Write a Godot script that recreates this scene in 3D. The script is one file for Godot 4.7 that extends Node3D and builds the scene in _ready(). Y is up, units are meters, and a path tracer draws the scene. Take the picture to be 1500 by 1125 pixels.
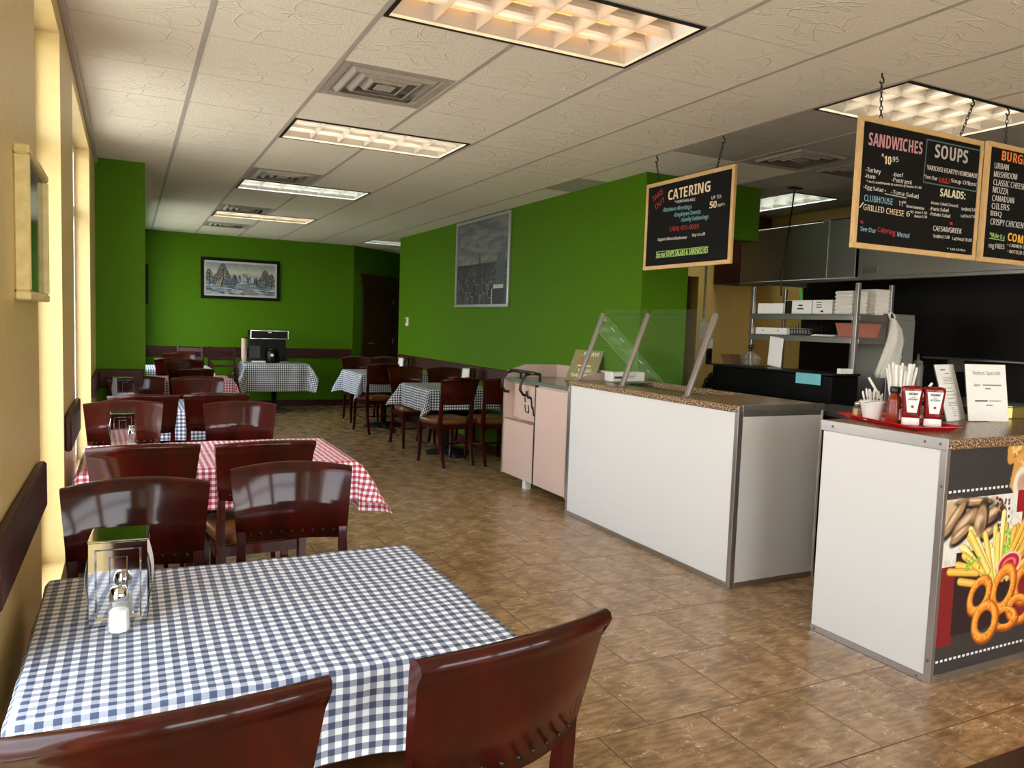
extends Node3D
# A small restaurant: window wall on the left, counters and kitchen on the right. P(x, y, d): x right, y up, d metres into the room.

var M := {}
var taken := {}
var cam: Camera3D
const CEIL := 2.698
const GX := 0.308   # ceiling grid lines run at GX + 0.61 i and GD + 0.61 j
const GD := 3.1606
const FOCAL := 1122.04


func P(x, y, d) -> Vector3:
	return Vector3(x, y, -d)


func _ready():
	# ---- camera
	cam = Camera3D.new()
	cam.name = "camera"
	cam.fov = rad_to_deg(2.0 * atan(562.5 / FOCAL))
	cam.near = 0.02
	cam.far = 200.0
	add_child(cam)
	cam.transform = Transform3D(Basis(Vector3(0.894521, 0.034105, 0.445723), Vector3(0.003892, 0.996453, -0.084056), Vector3(-0.447009, 0.076924, 0.891216)), Vector3(0, 1.46, 0))
	# ---- sky and exposure
	var sky_look := ProceduralSkyMaterial.new()
	sky_look.sky_top_color = Color(0.82, 0.86, 0.91)
	sky_look.sky_horizon_color = Color(0.98, 0.97, 0.94)
	sky_look.ground_horizon_color = Color(0.62, 0.61, 0.58)
	sky_look.ground_bottom_color = Color(0.5, 0.49, 0.47)
	sky_look.sky_energy_multiplier = SKY_ENERGY
	sky_look.ground_energy_multiplier = SKY_ENERGY
	var sky := Sky.new()
	sky.sky_material = sky_look
	var env := Environment.new()
	env.background_mode = Environment.BG_SKY
	env.sky = sky
	env.tonemap_mode = Environment.TONE_MAPPER_LINEAR
	env.tonemap_exposure = EXPOSURE
	env.sdfgi_enabled = true
	env.ssao_enabled = true
	env.ssil_enabled = true
	var world := WorldEnvironment.new()
	world.name = "environment"
	world.environment = env
	add_child(world)
	# ---- sun: high behind the building, so it lights the forecourt and not the room
	var sun := DirectionalLight3D.new()
	sun.name = "sun"
	sun.light_energy = SUN
	sun.light_color = Color(1.0, 0.96, 0.88)
	sun.light_angular_distance = 0.6
	sun.shadow_enabled = true
	add_child(sun)
	sun.look_at_from_position(Vector3(10, 16, -9), Vector3.ZERO)
	# ---- materials, structure, things
	make_materials()
	build_shell()
	build_floor()
	build_ceiling()
	build_lights()
	build_tables()
	build_chairs()
	build_counters()
	build_boards()
	build_kitchen()
	build_wall_things()
	build_table_things()
	build_counter_things()


const SKY_ENERGY := 3.0
const SUN := 9.0
const EXPOSURE := 0.90


# ================================================================ naming
func numbered(called: String) -> String:
	var n = taken.get(called, 0)
	taken[called] = n + 1
	return called if n == 0 else "%s_%03d" % [called, n]


func tag(o, label: String, category: String, group := "", kind := ""):
	if label: o.set_meta("label", label)
	if category: o.set_meta("category", category)
	if group: o.set_meta("group", group)
	if kind: o.set_meta("kind", kind)
	return o


func thing(called: String, label: String, category: String, at := Vector3.ZERO, turn := 0.0, group := "") -> Node3D:
	var o := Node3D.new()
	o.name = numbered(called)
	add_child(o)
	o.position = at
	o.rotation.y = turn
	tag(o, label, category, group)
	return o


func struct(called: String) -> Node3D:
	var o := Node3D.new()
	o.name = called
	add_child(o)
	o.set_meta("kind", "structure")
	return o


func ob(called: String, st, mat, parent = null, at := Vector3.ZERO, turn := 0.0) -> MeshInstance3D:
	var m: Mesh
	if st is SurfaceTool:
		st.generate_normals()
		m = st.commit()
	else:
		m = st
	var o := MeshInstance3D.new()
	o.mesh = m
	o.material_override = mat
	if parent == null:
		o.name = numbered(called)
		add_child(o)
	else:
		o.name = called
		parent.add_child(o, true)
	o.position = at
	o.rotation.y = turn
	return o


func structure(called: String, st, mat) -> MeshInstance3D:
	var o = ob(called, st, mat)
	o.set_meta("kind", "structure")
	return o


# ================================================================ mesh tools (a, b, c run counter-clockwise seen from outside)
func ST(smooth := false) -> SurfaceTool:
	var st := SurfaceTool.new()
	st.begin(Mesh.PRIMITIVE_TRIANGLES)
	st.set_smooth_group(0 if smooth else -1)
	return st


func tri(st, a, b, c):
	st.add_vertex(a)
	st.add_vertex(c)
	st.add_vertex(b)


func quad(st, a, b, c, d):
	tri(st, a, b, c)
	tri(st, a, c, d)


func quad_uv(st, a, b, c, d, u0 := 0.0, v0 := 0.0, u1 := 1.0, v1 := 1.0):
	# a lower left, b lower right, c upper right, d upper left
	var ps = [a, c, b, a, d, c]
	var uv = [Vector2(u0, v1), Vector2(u1, v0), Vector2(u1, v1), Vector2(u0, v1), Vector2(u0, v0), Vector2(u1, v0)]
	for i in 6:
		st.set_uv(uv[i])
		st.add_vertex(ps[i])


func tri_out(st, a, b, c, centre):
	if (b - a).cross(c - a).dot((a + b + c) / 3.0 - centre) < 0.0:
		tri(st, a, c, b)
	else:
		tri(st, a, b, c)


func quad_out(st, a, b, c, d, centre):
	tri_out(st, a, b, c, centre)
	tri_out(st, a, c, d, centre)


func bx(st, c: Vector3, s: Vector3, bev := 0.0, B := Basis.IDENTITY):
	# a box, its edges chamfered by bev
	var h := s * 0.5
	bev = minf(bev, minf(h.x, minf(h.y, h.z)) * 0.9)
	if bev <= 0.0:
		var k := []
		for i in 8:
			k.append(c + B * Vector3(h.x if i & 1 else -h.x, h.y if i & 2 else -h.y, h.z if i & 4 else -h.z))
		for f in [[0, 1, 3, 2], [4, 5, 7, 6], [0, 1, 5, 4], [2, 3, 7, 6], [0, 2, 6, 4], [1, 3, 7, 5]]:
			quad_out(st, k[f[0]], k[f[1]], k[f[2]], k[f[3]], c)
		return
	var p := {}
	for sx in [-1, 1]:
		for sy in [-1, 1]:
			for sz in [-1, 1]:
				p[[sx, sy, sz, 0]] = c + B * Vector3(sx * h.x, sy * (h.y - bev), sz * (h.z - bev))
				p[[sx, sy, sz, 1]] = c + B * Vector3(sx * (h.x - bev), sy * h.y, sz * (h.z - bev))
				p[[sx, sy, sz, 2]] = c + B * Vector3(sx * (h.x - bev), sy * (h.y - bev), sz * h.z)
	for a in [-1, 1]:
		quad_out(st, p[[a, -1, -1, 0]], p[[a, 1, -1, 0]], p[[a, 1, 1, 0]], p[[a, -1, 1, 0]], c)
		quad_out(st, p[[-1, a, -1, 1]], p[[1, a, -1, 1]], p[[1, a, 1, 1]], p[[-1, a, 1, 1]], c)
		quad_out(st, p[[-1, -1, a, 2]], p[[1, -1, a, 2]], p[[1, 1, a, 2]], p[[-1, 1, a, 2]], c)
		for b in [-1, 1]:
			quad_out(st, p[[a, b, -1, 0]], p[[a, b, 1, 0]], p[[a, b, 1, 1]], p[[a, b, -1, 1]], c)
			quad_out(st, p[[a, -1, b, 0]], p[[a, 1, b, 0]], p[[a, 1, b, 2]], p[[a, -1, b, 2]], c)
			quad_out(st, p[[-1, a, b, 1]], p[[1, a, b, 1]], p[[1, a, b, 2]], p[[-1, a, b, 2]], c)
			for e in [-1, 1]:
				tri_out(st, p[[a, b, e, 0]], p[[a, b, e, 1]], p[[a, b, e, 2]], c)


func slab(st, x0, x1, y0, y1, d0, d1, bev := 0.0):
	# a box between two corners, given as x, y and depth into the room
	bx(st, P((x0 + x1) * 0.5, (y0 + y1) * 0.5, (d0 + d1) * 0.5), Vector3(absf(x1 - x0), absf(y1 - y0), absf(d1 - d0)), bev)


func slab_mesh(x0, x1, y0, y1, d0, d1, bev := 0.0):
	var st = ST()
	slab(st, x0, x1, y0, y1, d0, d1, bev)
	return st


func box_mesh(s: Vector3, bev := 0.0, c := Vector3.ZERO):
	var st = ST()
	bx(st, c, s, bev)
	return st


func rings(st, loops: Array, cap0 := true, cap1 := true):
	# joins loops of points (each counter-clockwise seen from the far end) into a skin
	for k in loops.size() - 1:
		var A = loops[k]
		var B = loops[k + 1]
		var n = A.size()
		for i in n:
			var j = (i + 1) % n
			quad(st, A[i], A[j], B[j], B[i])
	if cap0: fan(st, loops[0], true)
	if cap1: fan(st, loops[-1], false)


func fan(st, loop, back: bool):
	var c := Vector3.ZERO
	for p in loop: c += p
	c /= loop.size()
	for i in loop.size():
		var j = (i + 1) % loop.size()
		if back: tri(st, c, loop[j], loop[i])
		else: tri(st, c, loop[i], loop[j])


func tube(st, pts: Array, r, n := 8, cap := true):
	var loops := []
	var side := Vector3.ZERO
	for k in pts.size():
		var t: Vector3 = (pts[mini(k + 1, pts.size() - 1)] - pts[maxi(k - 1, 0)]).normalized()
		if side == Vector3.ZERO:
			side = t.cross(Vector3.UP if absf(t.y) < 0.9 else Vector3.RIGHT).normalized()
		side = (side - t * side.dot(t)).normalized()
		var up := t.cross(side)
		var rr = r[k] if r is Array else r
		var loop := []
		for i in n:
			var a := TAU * i / n
			loop.append(pts[k] + (side * cos(a) + up * sin(a)) * rr)
		loops.append(loop)
	rings(st, loops, cap, cap)


func bar(st, pts: Array, w, t):
	# a post of rectangular section: w along x, t along z at every height
	var loops := []
	for k in pts.size():
		var a = (w[k] if w is Array else w) * 0.5
		var b = (t[k] if t is Array else t) * 0.5
		var p: Vector3 = pts[k]
		loops.append([p + Vector3(-a, 0, b), p + Vector3(a, 0, b), p + Vector3(a, 0, -b), p + Vector3(-a, 0, -b)])
	rings(st, loops)


func lathe(st, prof: Array, n := 24, at := Vector3.ZERO, B := Basis.IDENTITY, sx := 1.0, sz := 1.0):
	# prof: [radius, height] from the bottom up
	var loops := []
	for q in prof:
		var loop := []
		for i in n:
			var a := TAU * i / n
			loop.append(at + B * Vector3(cos(a) * q[0] * sx, q[1], -sin(a) * q[0] * sz))
		loops.append(loop)
	rings(st, loops, prof[0][0] > 0.0001, prof[-1][0] > 0.0001)


func prism(st, poly: PackedVector2Array, z0: float, z1: float, xf := Transform3D.IDENTITY):
	# poly (counter-clockwise in x, y) drawn out along z
	var n := poly.size()
	var idx := Geometry2D.triangulate_polygon(poly)
	for k in range(0, idx.size(), 3):
		var a = poly[idx[k]]
		var b = poly[idx[k + 1]]
		var c = poly[idx[k + 2]]
		if (b - a).cross(c - a) < 0.0:
			var q = b
			b = c
			c = q
		tri(st, xf * Vector3(a.x, a.y, z1), xf * Vector3(b.x, b.y, z1), xf * Vector3(c.x, c.y, z1))
		tri(st, xf * Vector3(a.x, a.y, z0), xf * Vector3(c.x, c.y, z0), xf * Vector3(b.x, b.y, z0))
	for i in n:
		var j := (i + 1) % n
		quad(st, xf * Vector3(poly[i].x, poly[i].y, z0), xf * Vector3(poly[j].x, poly[j].y, z0), xf * Vector3(poly[j].x, poly[j].y, z1), xf * Vector3(poly[i].x, poly[i].y, z1))


func seen(p: Vector3, margin := 40.0) -> bool:
	var q := cam.transform.affine_inverse() * p
	if q.z > -0.1: return false
	return absf(q.x / -q.z * FOCAL) < 750.0 + margin and absf(q.y / -q.z * FOCAL) < 562.5 + margin


func wave(a: float, b: float, n: int) -> Array:
	var out := []
	for i in n + 1: out.append(lerpf(a, b, float(i) / n))
	return out


# ================================================================ materials
func mat(c: Color, rough := 0.6, metal := 0.0) -> StandardMaterial3D:
	var m := StandardMaterial3D.new()
	m.albedo_color = c
	m.roughness = rough
	m.metallic = metal
	return m


func c8(r, g, b) -> Color:
	return Color(r / 255.0, g / 255.0, b / 255.0)


func noise(seed_: int, freq: float, oct := 4, kind := FastNoiseLite.TYPE_SIMPLEX_SMOOTH) -> FastNoiseLite:
	var n := FastNoiseLite.new()
	n.seed = seed_
	n.frequency = freq
	n.fractal_octaves = oct
	n.noise_type = kind
	return n


func tex(img: Image) -> ImageTexture:
	return ImageTexture.create_from_image(img)


func noise_tex(seed_: int, freq: float, a: Color, b: Color, size := 512, oct := 4, mid = null) -> NoiseTexture2D:
	var t := NoiseTexture2D.new()
	t.width = size
	t.height = size
	t.seamless = true
	t.noise = noise(seed_, freq, oct)
	var g := Gradient.new()
	g.set_color(0, a)
	g.set_color(1, b)
	if mid != null: g.add_point(0.5, mid)
	t.color_ramp = g
	return t


func mottled(a: Color, b: Color, rough: float, scale: float, seed_: int, freq := 0.012) -> StandardMaterial3D:
	var m := mat(Color.WHITE, rough)
	m.albedo_texture = noise_tex(seed_, freq, a, b)
	m.uv1_triplanar = true
	m.uv1_scale = Vector3.ONE * scale
	return m


func painted(c: Color, rough: float, seed_: int) -> StandardMaterial3D:
	# wall paint: faint roller grain, an even tone
	var m := mat(c, rough)
	m.albedo_texture = noise_tex(seed_, 0.03, Color(0.955, 0.955, 0.955), Color.WHITE, 256, 4)
	m.uv1_triplanar = true
	m.uv1_world_triplanar = true
	m.uv1_scale = Vector3.ONE * 2.0
	return m


func gingham(dark: Color, seed_: int) -> StandardMaterial3D:
	var n := 96
	var img := Image.create(n, n, false, Image.FORMAT_RGB8)
	var w := noise(seed_, 0.35, 2)
	var half := Color(0.93, 0.94, 0.95).lerp(dark, 0.52)
	for y in n:
		for x in n:
			var a := x < n / 2
			var b := y < n / 2
			var c := dark if a and b else (half if a or b else Color(0.93, 0.94, 0.95))
			var g := 1.0 + 0.05 * w.get_noise_2d(x * 3.0, y) + (0.03 if (x / 2 + y / 2) % 2 == 0 else -0.03)
			img.set_pixel(x, y, Color(minf(c.r * g, 1), minf(c.g * g, 1), minf(c.b * g, 1)))
	var m := mat(Color.WHITE, 0.55)
	m.albedo_texture = tex(img)
	m.metallic_specular = 0.4
	return m


func floor_look(k: int) -> StandardMaterial3D:
	var n := 384
	var big := noise(40 + k, 0.006, 4)
	var streak := noise(60 + k, 0.022, 4)
	var fine := noise(80 + k, 0.11, 3)
	var vein := noise(100 + k, 0.012, 5)
	vein.domain_warp_enabled = true
	vein.domain_warp_amplitude = 30.0
	vein.domain_warp_frequency = 0.02
	var where := noise(120 + k, 0.009, 2)
	var img := Image.create(n, n, false, Image.FORMAT_RGB8)
	var d := c8(112, 86, 57)
	var l := c8(186, 151, 110)
	var pale := c8(242, 226, 196)
	for y in n:
		for x in n:
			var t := 0.5 + 0.42 * big.get_noise_2d(x, y) + 0.44 * streak.get_noise_2d(x * 0.45, y * 1.6) + 0.20 * fine.get_noise_2d(x, y * 1.4)
			var c := d.lerp(l, clampf(t, 0, 1))
			var s := clampf((where.get_noise_2d(x, y) + 0.04) * 4.0, 0, 1) * clampf(0.75 + 1.3 * fine.get_noise_2d(x * 0.6 + 50, y), 0, 1)
			for w in 2:
				var v := absf(vein.get_noise_2d(x * 0.42 + w * 700, y * 0.8 + w * 300))
				if v < 0.028: c = c.lerp(pale, s * (1.0 - v / 0.028) * 0.9)
			img.set_pixel(x, y, c)
	var m := mat(Color.WHITE, 0.27)
	m.albedo_texture = tex(img)
	m.metallic_specular = 0.5
	return m


func swirl_look(k: int) -> StandardMaterial3D:
	# ceiling board: fine grain with a few trowelled ridges
	var n := 512
	var img := Image.create(n, n, false, Image.FORMAT_RF)
	var fine := noise(200 + k, 0.06, 4)
	for y in n:
		for x in n:
			img.set_pixel(x, y, Color(0.30 + 0.26 * fine.get_noise_2d(x, y), 0, 0))
	var rng := RandomNumberGenerator.new()
	rng.seed = 300 + k
	for s in 11:
		var at := Vector2(rng.randf_range(40, n - 40), rng.randf_range(40, n - 40))
		var dir := rng.randf_range(-0.5, 0.5)
		for strand in rng.randi_range(1, 3):
			var p := at + Vector2(rng.randf_range(-6, 6), strand * rng.randf_range(8, 14))
			var a := dir + rng.randf_range(-0.15, 0.15)
			var bend := rng.randf_range(-0.018, 0.018)
			var wide := rng.randf_range(2.0, 3.2)
			for step in rng.randi_range(60, 170):
				a += bend + rng.randf_range(-0.09, 0.09)
				p += Vector2(cos(a), sin(a)) * 1.3
				for dy in range(-5, 6):
					for dx in range(-5, 6):
						var q := Vector2i(int(p.x) + dx, int(p.y) + dy)
						if q.x < 2 or q.y < 2 or q.x > n - 3 or q.y > n - 3: continue
						var hgt := 0.30 + 0.62 * exp(-Vector2(dx, dy).length_squared() / (wide * wide))
						if img.get_pixel(q.x, q.y).r < hgt: img.set_pixel(q.x, q.y, Color(hgt, 0, 0))
	var m := mat(c8(238, 228, 208), 0.85)
	m.heightmap_enabled = true
	m.heightmap_scale = 0.55
	m.heightmap_texture = tex(img)
	return m


func make_materials():
	M.green = painted(c8(75, 118, 4), 0.62, 1)
	M.green.metallic_specular = 0.25
	M.khaki = painted(c8(212, 186, 124), 0.38, 2)
	M.beige = painted(c8(214, 178, 98), 0.5, 3)
	M.white_wall = painted(c8(214, 208, 196), 0.6, 4)
	for k in 4: M["floor%d" % k] = floor_look(k)
	M.grout = mat(c8(38, 29, 20), 0.8)
	for k in 2: M["swirl%d" % k] = swirl_look(k)
	M.smooth_tile = mottled(c8(170, 163, 146), c8(182, 174, 158), 0.7, 1.0, 11)
	M.tee = mat(c8(186, 176, 164), 0.5)
	M.gap_shade = mat(c8(14, 12, 12), 0.5)  # near-black for the shade in narrow gaps
	M.vent = mottled(c8(160, 150, 136), c8(182, 172, 158), 0.5, 3.0, 12, 0.02)
	M.louver = mat(c8(226, 222, 214), 0.3, 0.5)
	# furniture
	M.wood = mat(Color.WHITE, 0.42)
	M.wood.metallic_specular = 0.15
	M.wood.albedo_texture = noise_tex(21, 0.008, c8(36, 7, 3), c8(72, 14, 6), 512, 5, c8(52, 9, 4))
	M.wood.uv1_triplanar = true
	M.wood.uv1_scale = Vector3(2.2, 0.7, 2.2)
	M.wood.clearcoat_enabled = true
	M.wood.clearcoat = 0.6
	M.wood.clearcoat_roughness = 0.09
	M.rail_wood = mottled(c8(48, 19, 16), c8(66, 28, 22), 0.5, 1.2, 22)
	M.rail_wood.metallic_specular = 0.35
	M.door_wood = mottled(c8(52, 20, 14), c8(74, 30, 20), 0.4, 0.8, 23)
	M.leather = mottled(c8(92, 56, 24), c8(114, 72, 32), 0.36, 3.0, 24)
	M.cap = mat(c8(16, 9, 7), 0.4)  # dark of the recessed screw holes in the chair backs, put in as colour
	M.glide = mat(c8(150, 146, 140), 0.4, 0.6)
	M.blue_cloth = gingham(c8(68, 78, 102), 31)
	M.red_cloth = gingham(c8(166, 36, 54), 32)
	M.black_cloth = gingham(c8(22, 26, 34), 33)
	M.iron = mat(c8(20, 20, 20), 0.45, 0.2)
	M.board_top = mat(c8(90, 62, 42), 0.5)
	# counters
	M.white_panel = mat(c8(216, 215, 211), 0.3)
	M.alu = mat(c8(176, 172, 168), 0.28, 0.9)
	M.steel = mat(c8(176, 173, 168), 0.32, 0.9)
	M.black_and_shaded_steel = mat(c8(34, 32, 30), 0.4, 0.5)  # black equipment, and stainless wall panel with its shade put in the colour
	M.chrome = mat(c8(214, 214, 214), 0.06, 1.0)
	M.screw = mat(c8(110, 108, 104), 0.3, 0.9)
	M.granite = mat(Color.WHITE, 0.28)
	var gr := Image.create(256, 256, false, Image.FORMAT_RGB8)
	var ga := noise(41, 0.09, 3)
	var gb := noise(42, 0.12, 2)
	for y in 256:
		for x in 256:
			var c := c8(150, 116, 82).lerp(c8(92, 66, 46), clampf(0.5 + ga.get_noise_2d(x, y), 0, 1))
			var q := gb.get_noise_2d(x, y)
			if q > 0.26: c = c8(206, 180, 140)
			elif q < -0.26: c = c8(44, 32, 26)
			gr.set_pixel(x, y, c)
	M.granite.albedo_texture = tex(gr)
	M.granite.uv1_triplanar = true
	M.granite.uv1_scale = Vector3.ONE * 2.6
	M.pink = mat(c8(206, 178, 164), 0.4)
	M.teal_top = mat(c8(96, 112, 98), 0.15)
	M.cabinet_steel = mat(c8(150, 148, 140), 0.4, 0.35)
	M.black_plastic = mat(c8(24, 20, 20), 0.35)
	M.grey_plastic = mat(c8(128, 126, 120), 0.4)
	M.black_glossy = mat(c8(12, 11, 10), 0.35)
	M.black_glossy.metallic_specular = 0.25
	# glass, paper, small things
	M.pane = mat(Color(0.92, 0.97, 0.95, 0.03), 0.02)
	M.pane.transparency = BaseMaterial3D.TRANSPARENCY_ALPHA
	M.guard = mat(Color(0.5, 0.7, 0.55, 0.02), 0.02)
	M.guard.transparency = BaseMaterial3D.TRANSPARENCY_ALPHA
	M.clear = mat(Color(0.9, 0.94, 0.92, 0.04), 0.03)
	M.clear.transparency = BaseMaterial3D.TRANSPARENCY_ALPHA
	M.white_frame = mat(c8(232, 230, 226), 0.35)
	M.paper = mat(c8(240, 238, 232), 0.8)
	M.white_plastic = mat(c8(238, 236, 230), 0.4)
	M.foam = mat(c8(226, 222, 212), 0.7)
	M.salt = mat(c8(246, 246, 244), 0.9)
	M.gold_frame = mottled(c8(206, 184, 118), c8(226, 208, 146), 0.45, 4.0, 51)
	M.dark_glass = mat(c8(34, 52, 46), 0.08)
	M.black_frame = mat(c8(16, 14, 14), 0.5)
	M.black_frame.metallic_specular = 0.25
	M.mat_board = mat(c8(196, 190, 178), 0.7)
	M.silver_frame = mat(c8(170, 172, 168), 0.35, 0.5)
	M.pine = mottled(c8(206, 166, 108), c8(222, 186, 128), 0.5, 3.0, 52)
	M.chalkboard = mat(c8(22, 21, 20), 0.7)
	M.chalkboard.metallic_specular = 0.25
	M.red_tray = mat(c8(186, 12, 26), 0.25)
	M.ketchup = mat(c8(120, 10, 12), 0.22)
	M.sauce = mat(c8(132, 44, 18), 0.25)
	M.spice = mat(c8(168, 110, 56), 0.9)
	M.basket = mottled(c8(196, 128, 104), c8(150, 84, 66), 0.8, 12.0, 53, 0.05)
	M.wicker = mottled(c8(120, 84, 48), c8(80, 52, 28), 0.8, 12.0, 54, 0.05)
	M.cyan_note = mat(c8(120, 200, 206), 0.7)
	M.green_tape = mat(c8(60, 190, 90), 0.6)
	M.linen = mat(c8(214, 210, 200), 0.85)
	M.red_plastic = mat(c8(160, 20, 30), 0.4)
	M.yellow_reflection = mat(c8(214, 190, 104), 0.3, 0.8)  # yellow reflection on stainless steel, put in as the base colour
	M.chalk = {}
	for q in [["w", 226, 222, 212], ["pink", 206, 150, 158], ["cream", 240, 218, 176], ["cream2", 228, 224, 190], ["blue", 150, 196, 214], ["red", 190, 54, 50], ["grey", 190, 182, 176], ["orange", 246, 140, 64], ["green", 176, 216, 120], ["yellow", 250, 190, 70], ["teal", 110, 160, 160], ["box", 88, 112, 112], ["ink", 60, 60, 62], ["slate", 90, 130, 122]]:
		M.chalk[q[0]] = mat(c8(q[1], q[2], q[3]), 0.9)


# ================================================================ the room
const WL := -0.245      # face of the window wall
const BACK := 12.88


func wall_with_holes(called: String, look, fixed_axis: String, f0: float, f1: float, a0: float, a1: float, holes: Array):
	# a wall between f0 and f1 (its thickness) running a0..a1, with holes [a0, a1, y0, y1] sorted along it
	var st = ST()
	var at := a0
	var put = func(b0, b1, y0, y1):
		if b1 - b0 < 0.001: return
		if fixed_axis == "x": slab(st, f0, f1, y0, y1, b0, b1)
		else: slab(st, b0, b1, y0, y1, f0, f1)
	for q in holes:
		put.call(at, q[0], 0.0, 2.95)
		put.call(q[0], q[1], 0.0, q[2])
		put.call(q[0], q[1], q[3], 2.95)
		at = q[1]
	put.call(at, a1, 0.0, 2.95)
	return structure(called, st, look)


func window_unit(called: String, axis: String, f: float, a0: float, a1: float, y0: float, y1: float, transoms: Array, posts: Array):
	# frame bars, sill and glass of one window, in the plane f
	var root = struct(called)
	var fr = ST()
	var put = func(b0, b1, ya, yb, thick):
		if axis == "x": slab(fr, f - thick * 0.5, f + thick * 0.5, ya, yb, b0, b1, 0.004)
		else: slab(fr, b0, b1, ya, yb, f - thick * 0.5, f + thick * 0.5, 0.004)
	put.call(a0, a0 + 0.035, y0, y1, 0.05)
	put.call(a1 - 0.035, a1, y0, y1, 0.05)
	put.call(a0 + 0.035, a1 - 0.035, y0, y0 + 0.04, 0.05)
	put.call(a0 + 0.035, a1 - 0.035, y1 - 0.04, y1, 0.05)
	for t in transoms: put.call(a0 + 0.035, a1 - 0.035, t, t + 0.07, 0.05)
	for t in posts: put.call(t, t + 0.05, y0 + 0.04, y1 - 0.04, 0.045)
	ob("window_frame", fr, M.white_frame, root)
	var edges = [y0 + 0.04] + transoms + [y1 - 0.04]
	var cols = [a0 + 0.035] + posts + [a1 - 0.035]
	for k in edges.size() - 1:
		for c in cols.size() - 1:
			var g = ST()
			var ya: float = edges[k] + (0.07 if k > 0 else 0.0)
			var b0: float = cols[c] + (0.05 if c > 0 else 0.0)
			if axis == "x": quad(g, P(f, ya, b0), P(f, ya, cols[c + 1]), P(f, edges[k + 1], cols[c + 1]), P(f, edges[k + 1], b0))
			else: quad(g, P(b0, ya, f), P(cols[c + 1], ya, f), P(cols[c + 1], edges[k + 1], f), P(b0, edges[k + 1], f))
			ob("pane", g, M.pane, root)
	return root


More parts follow.
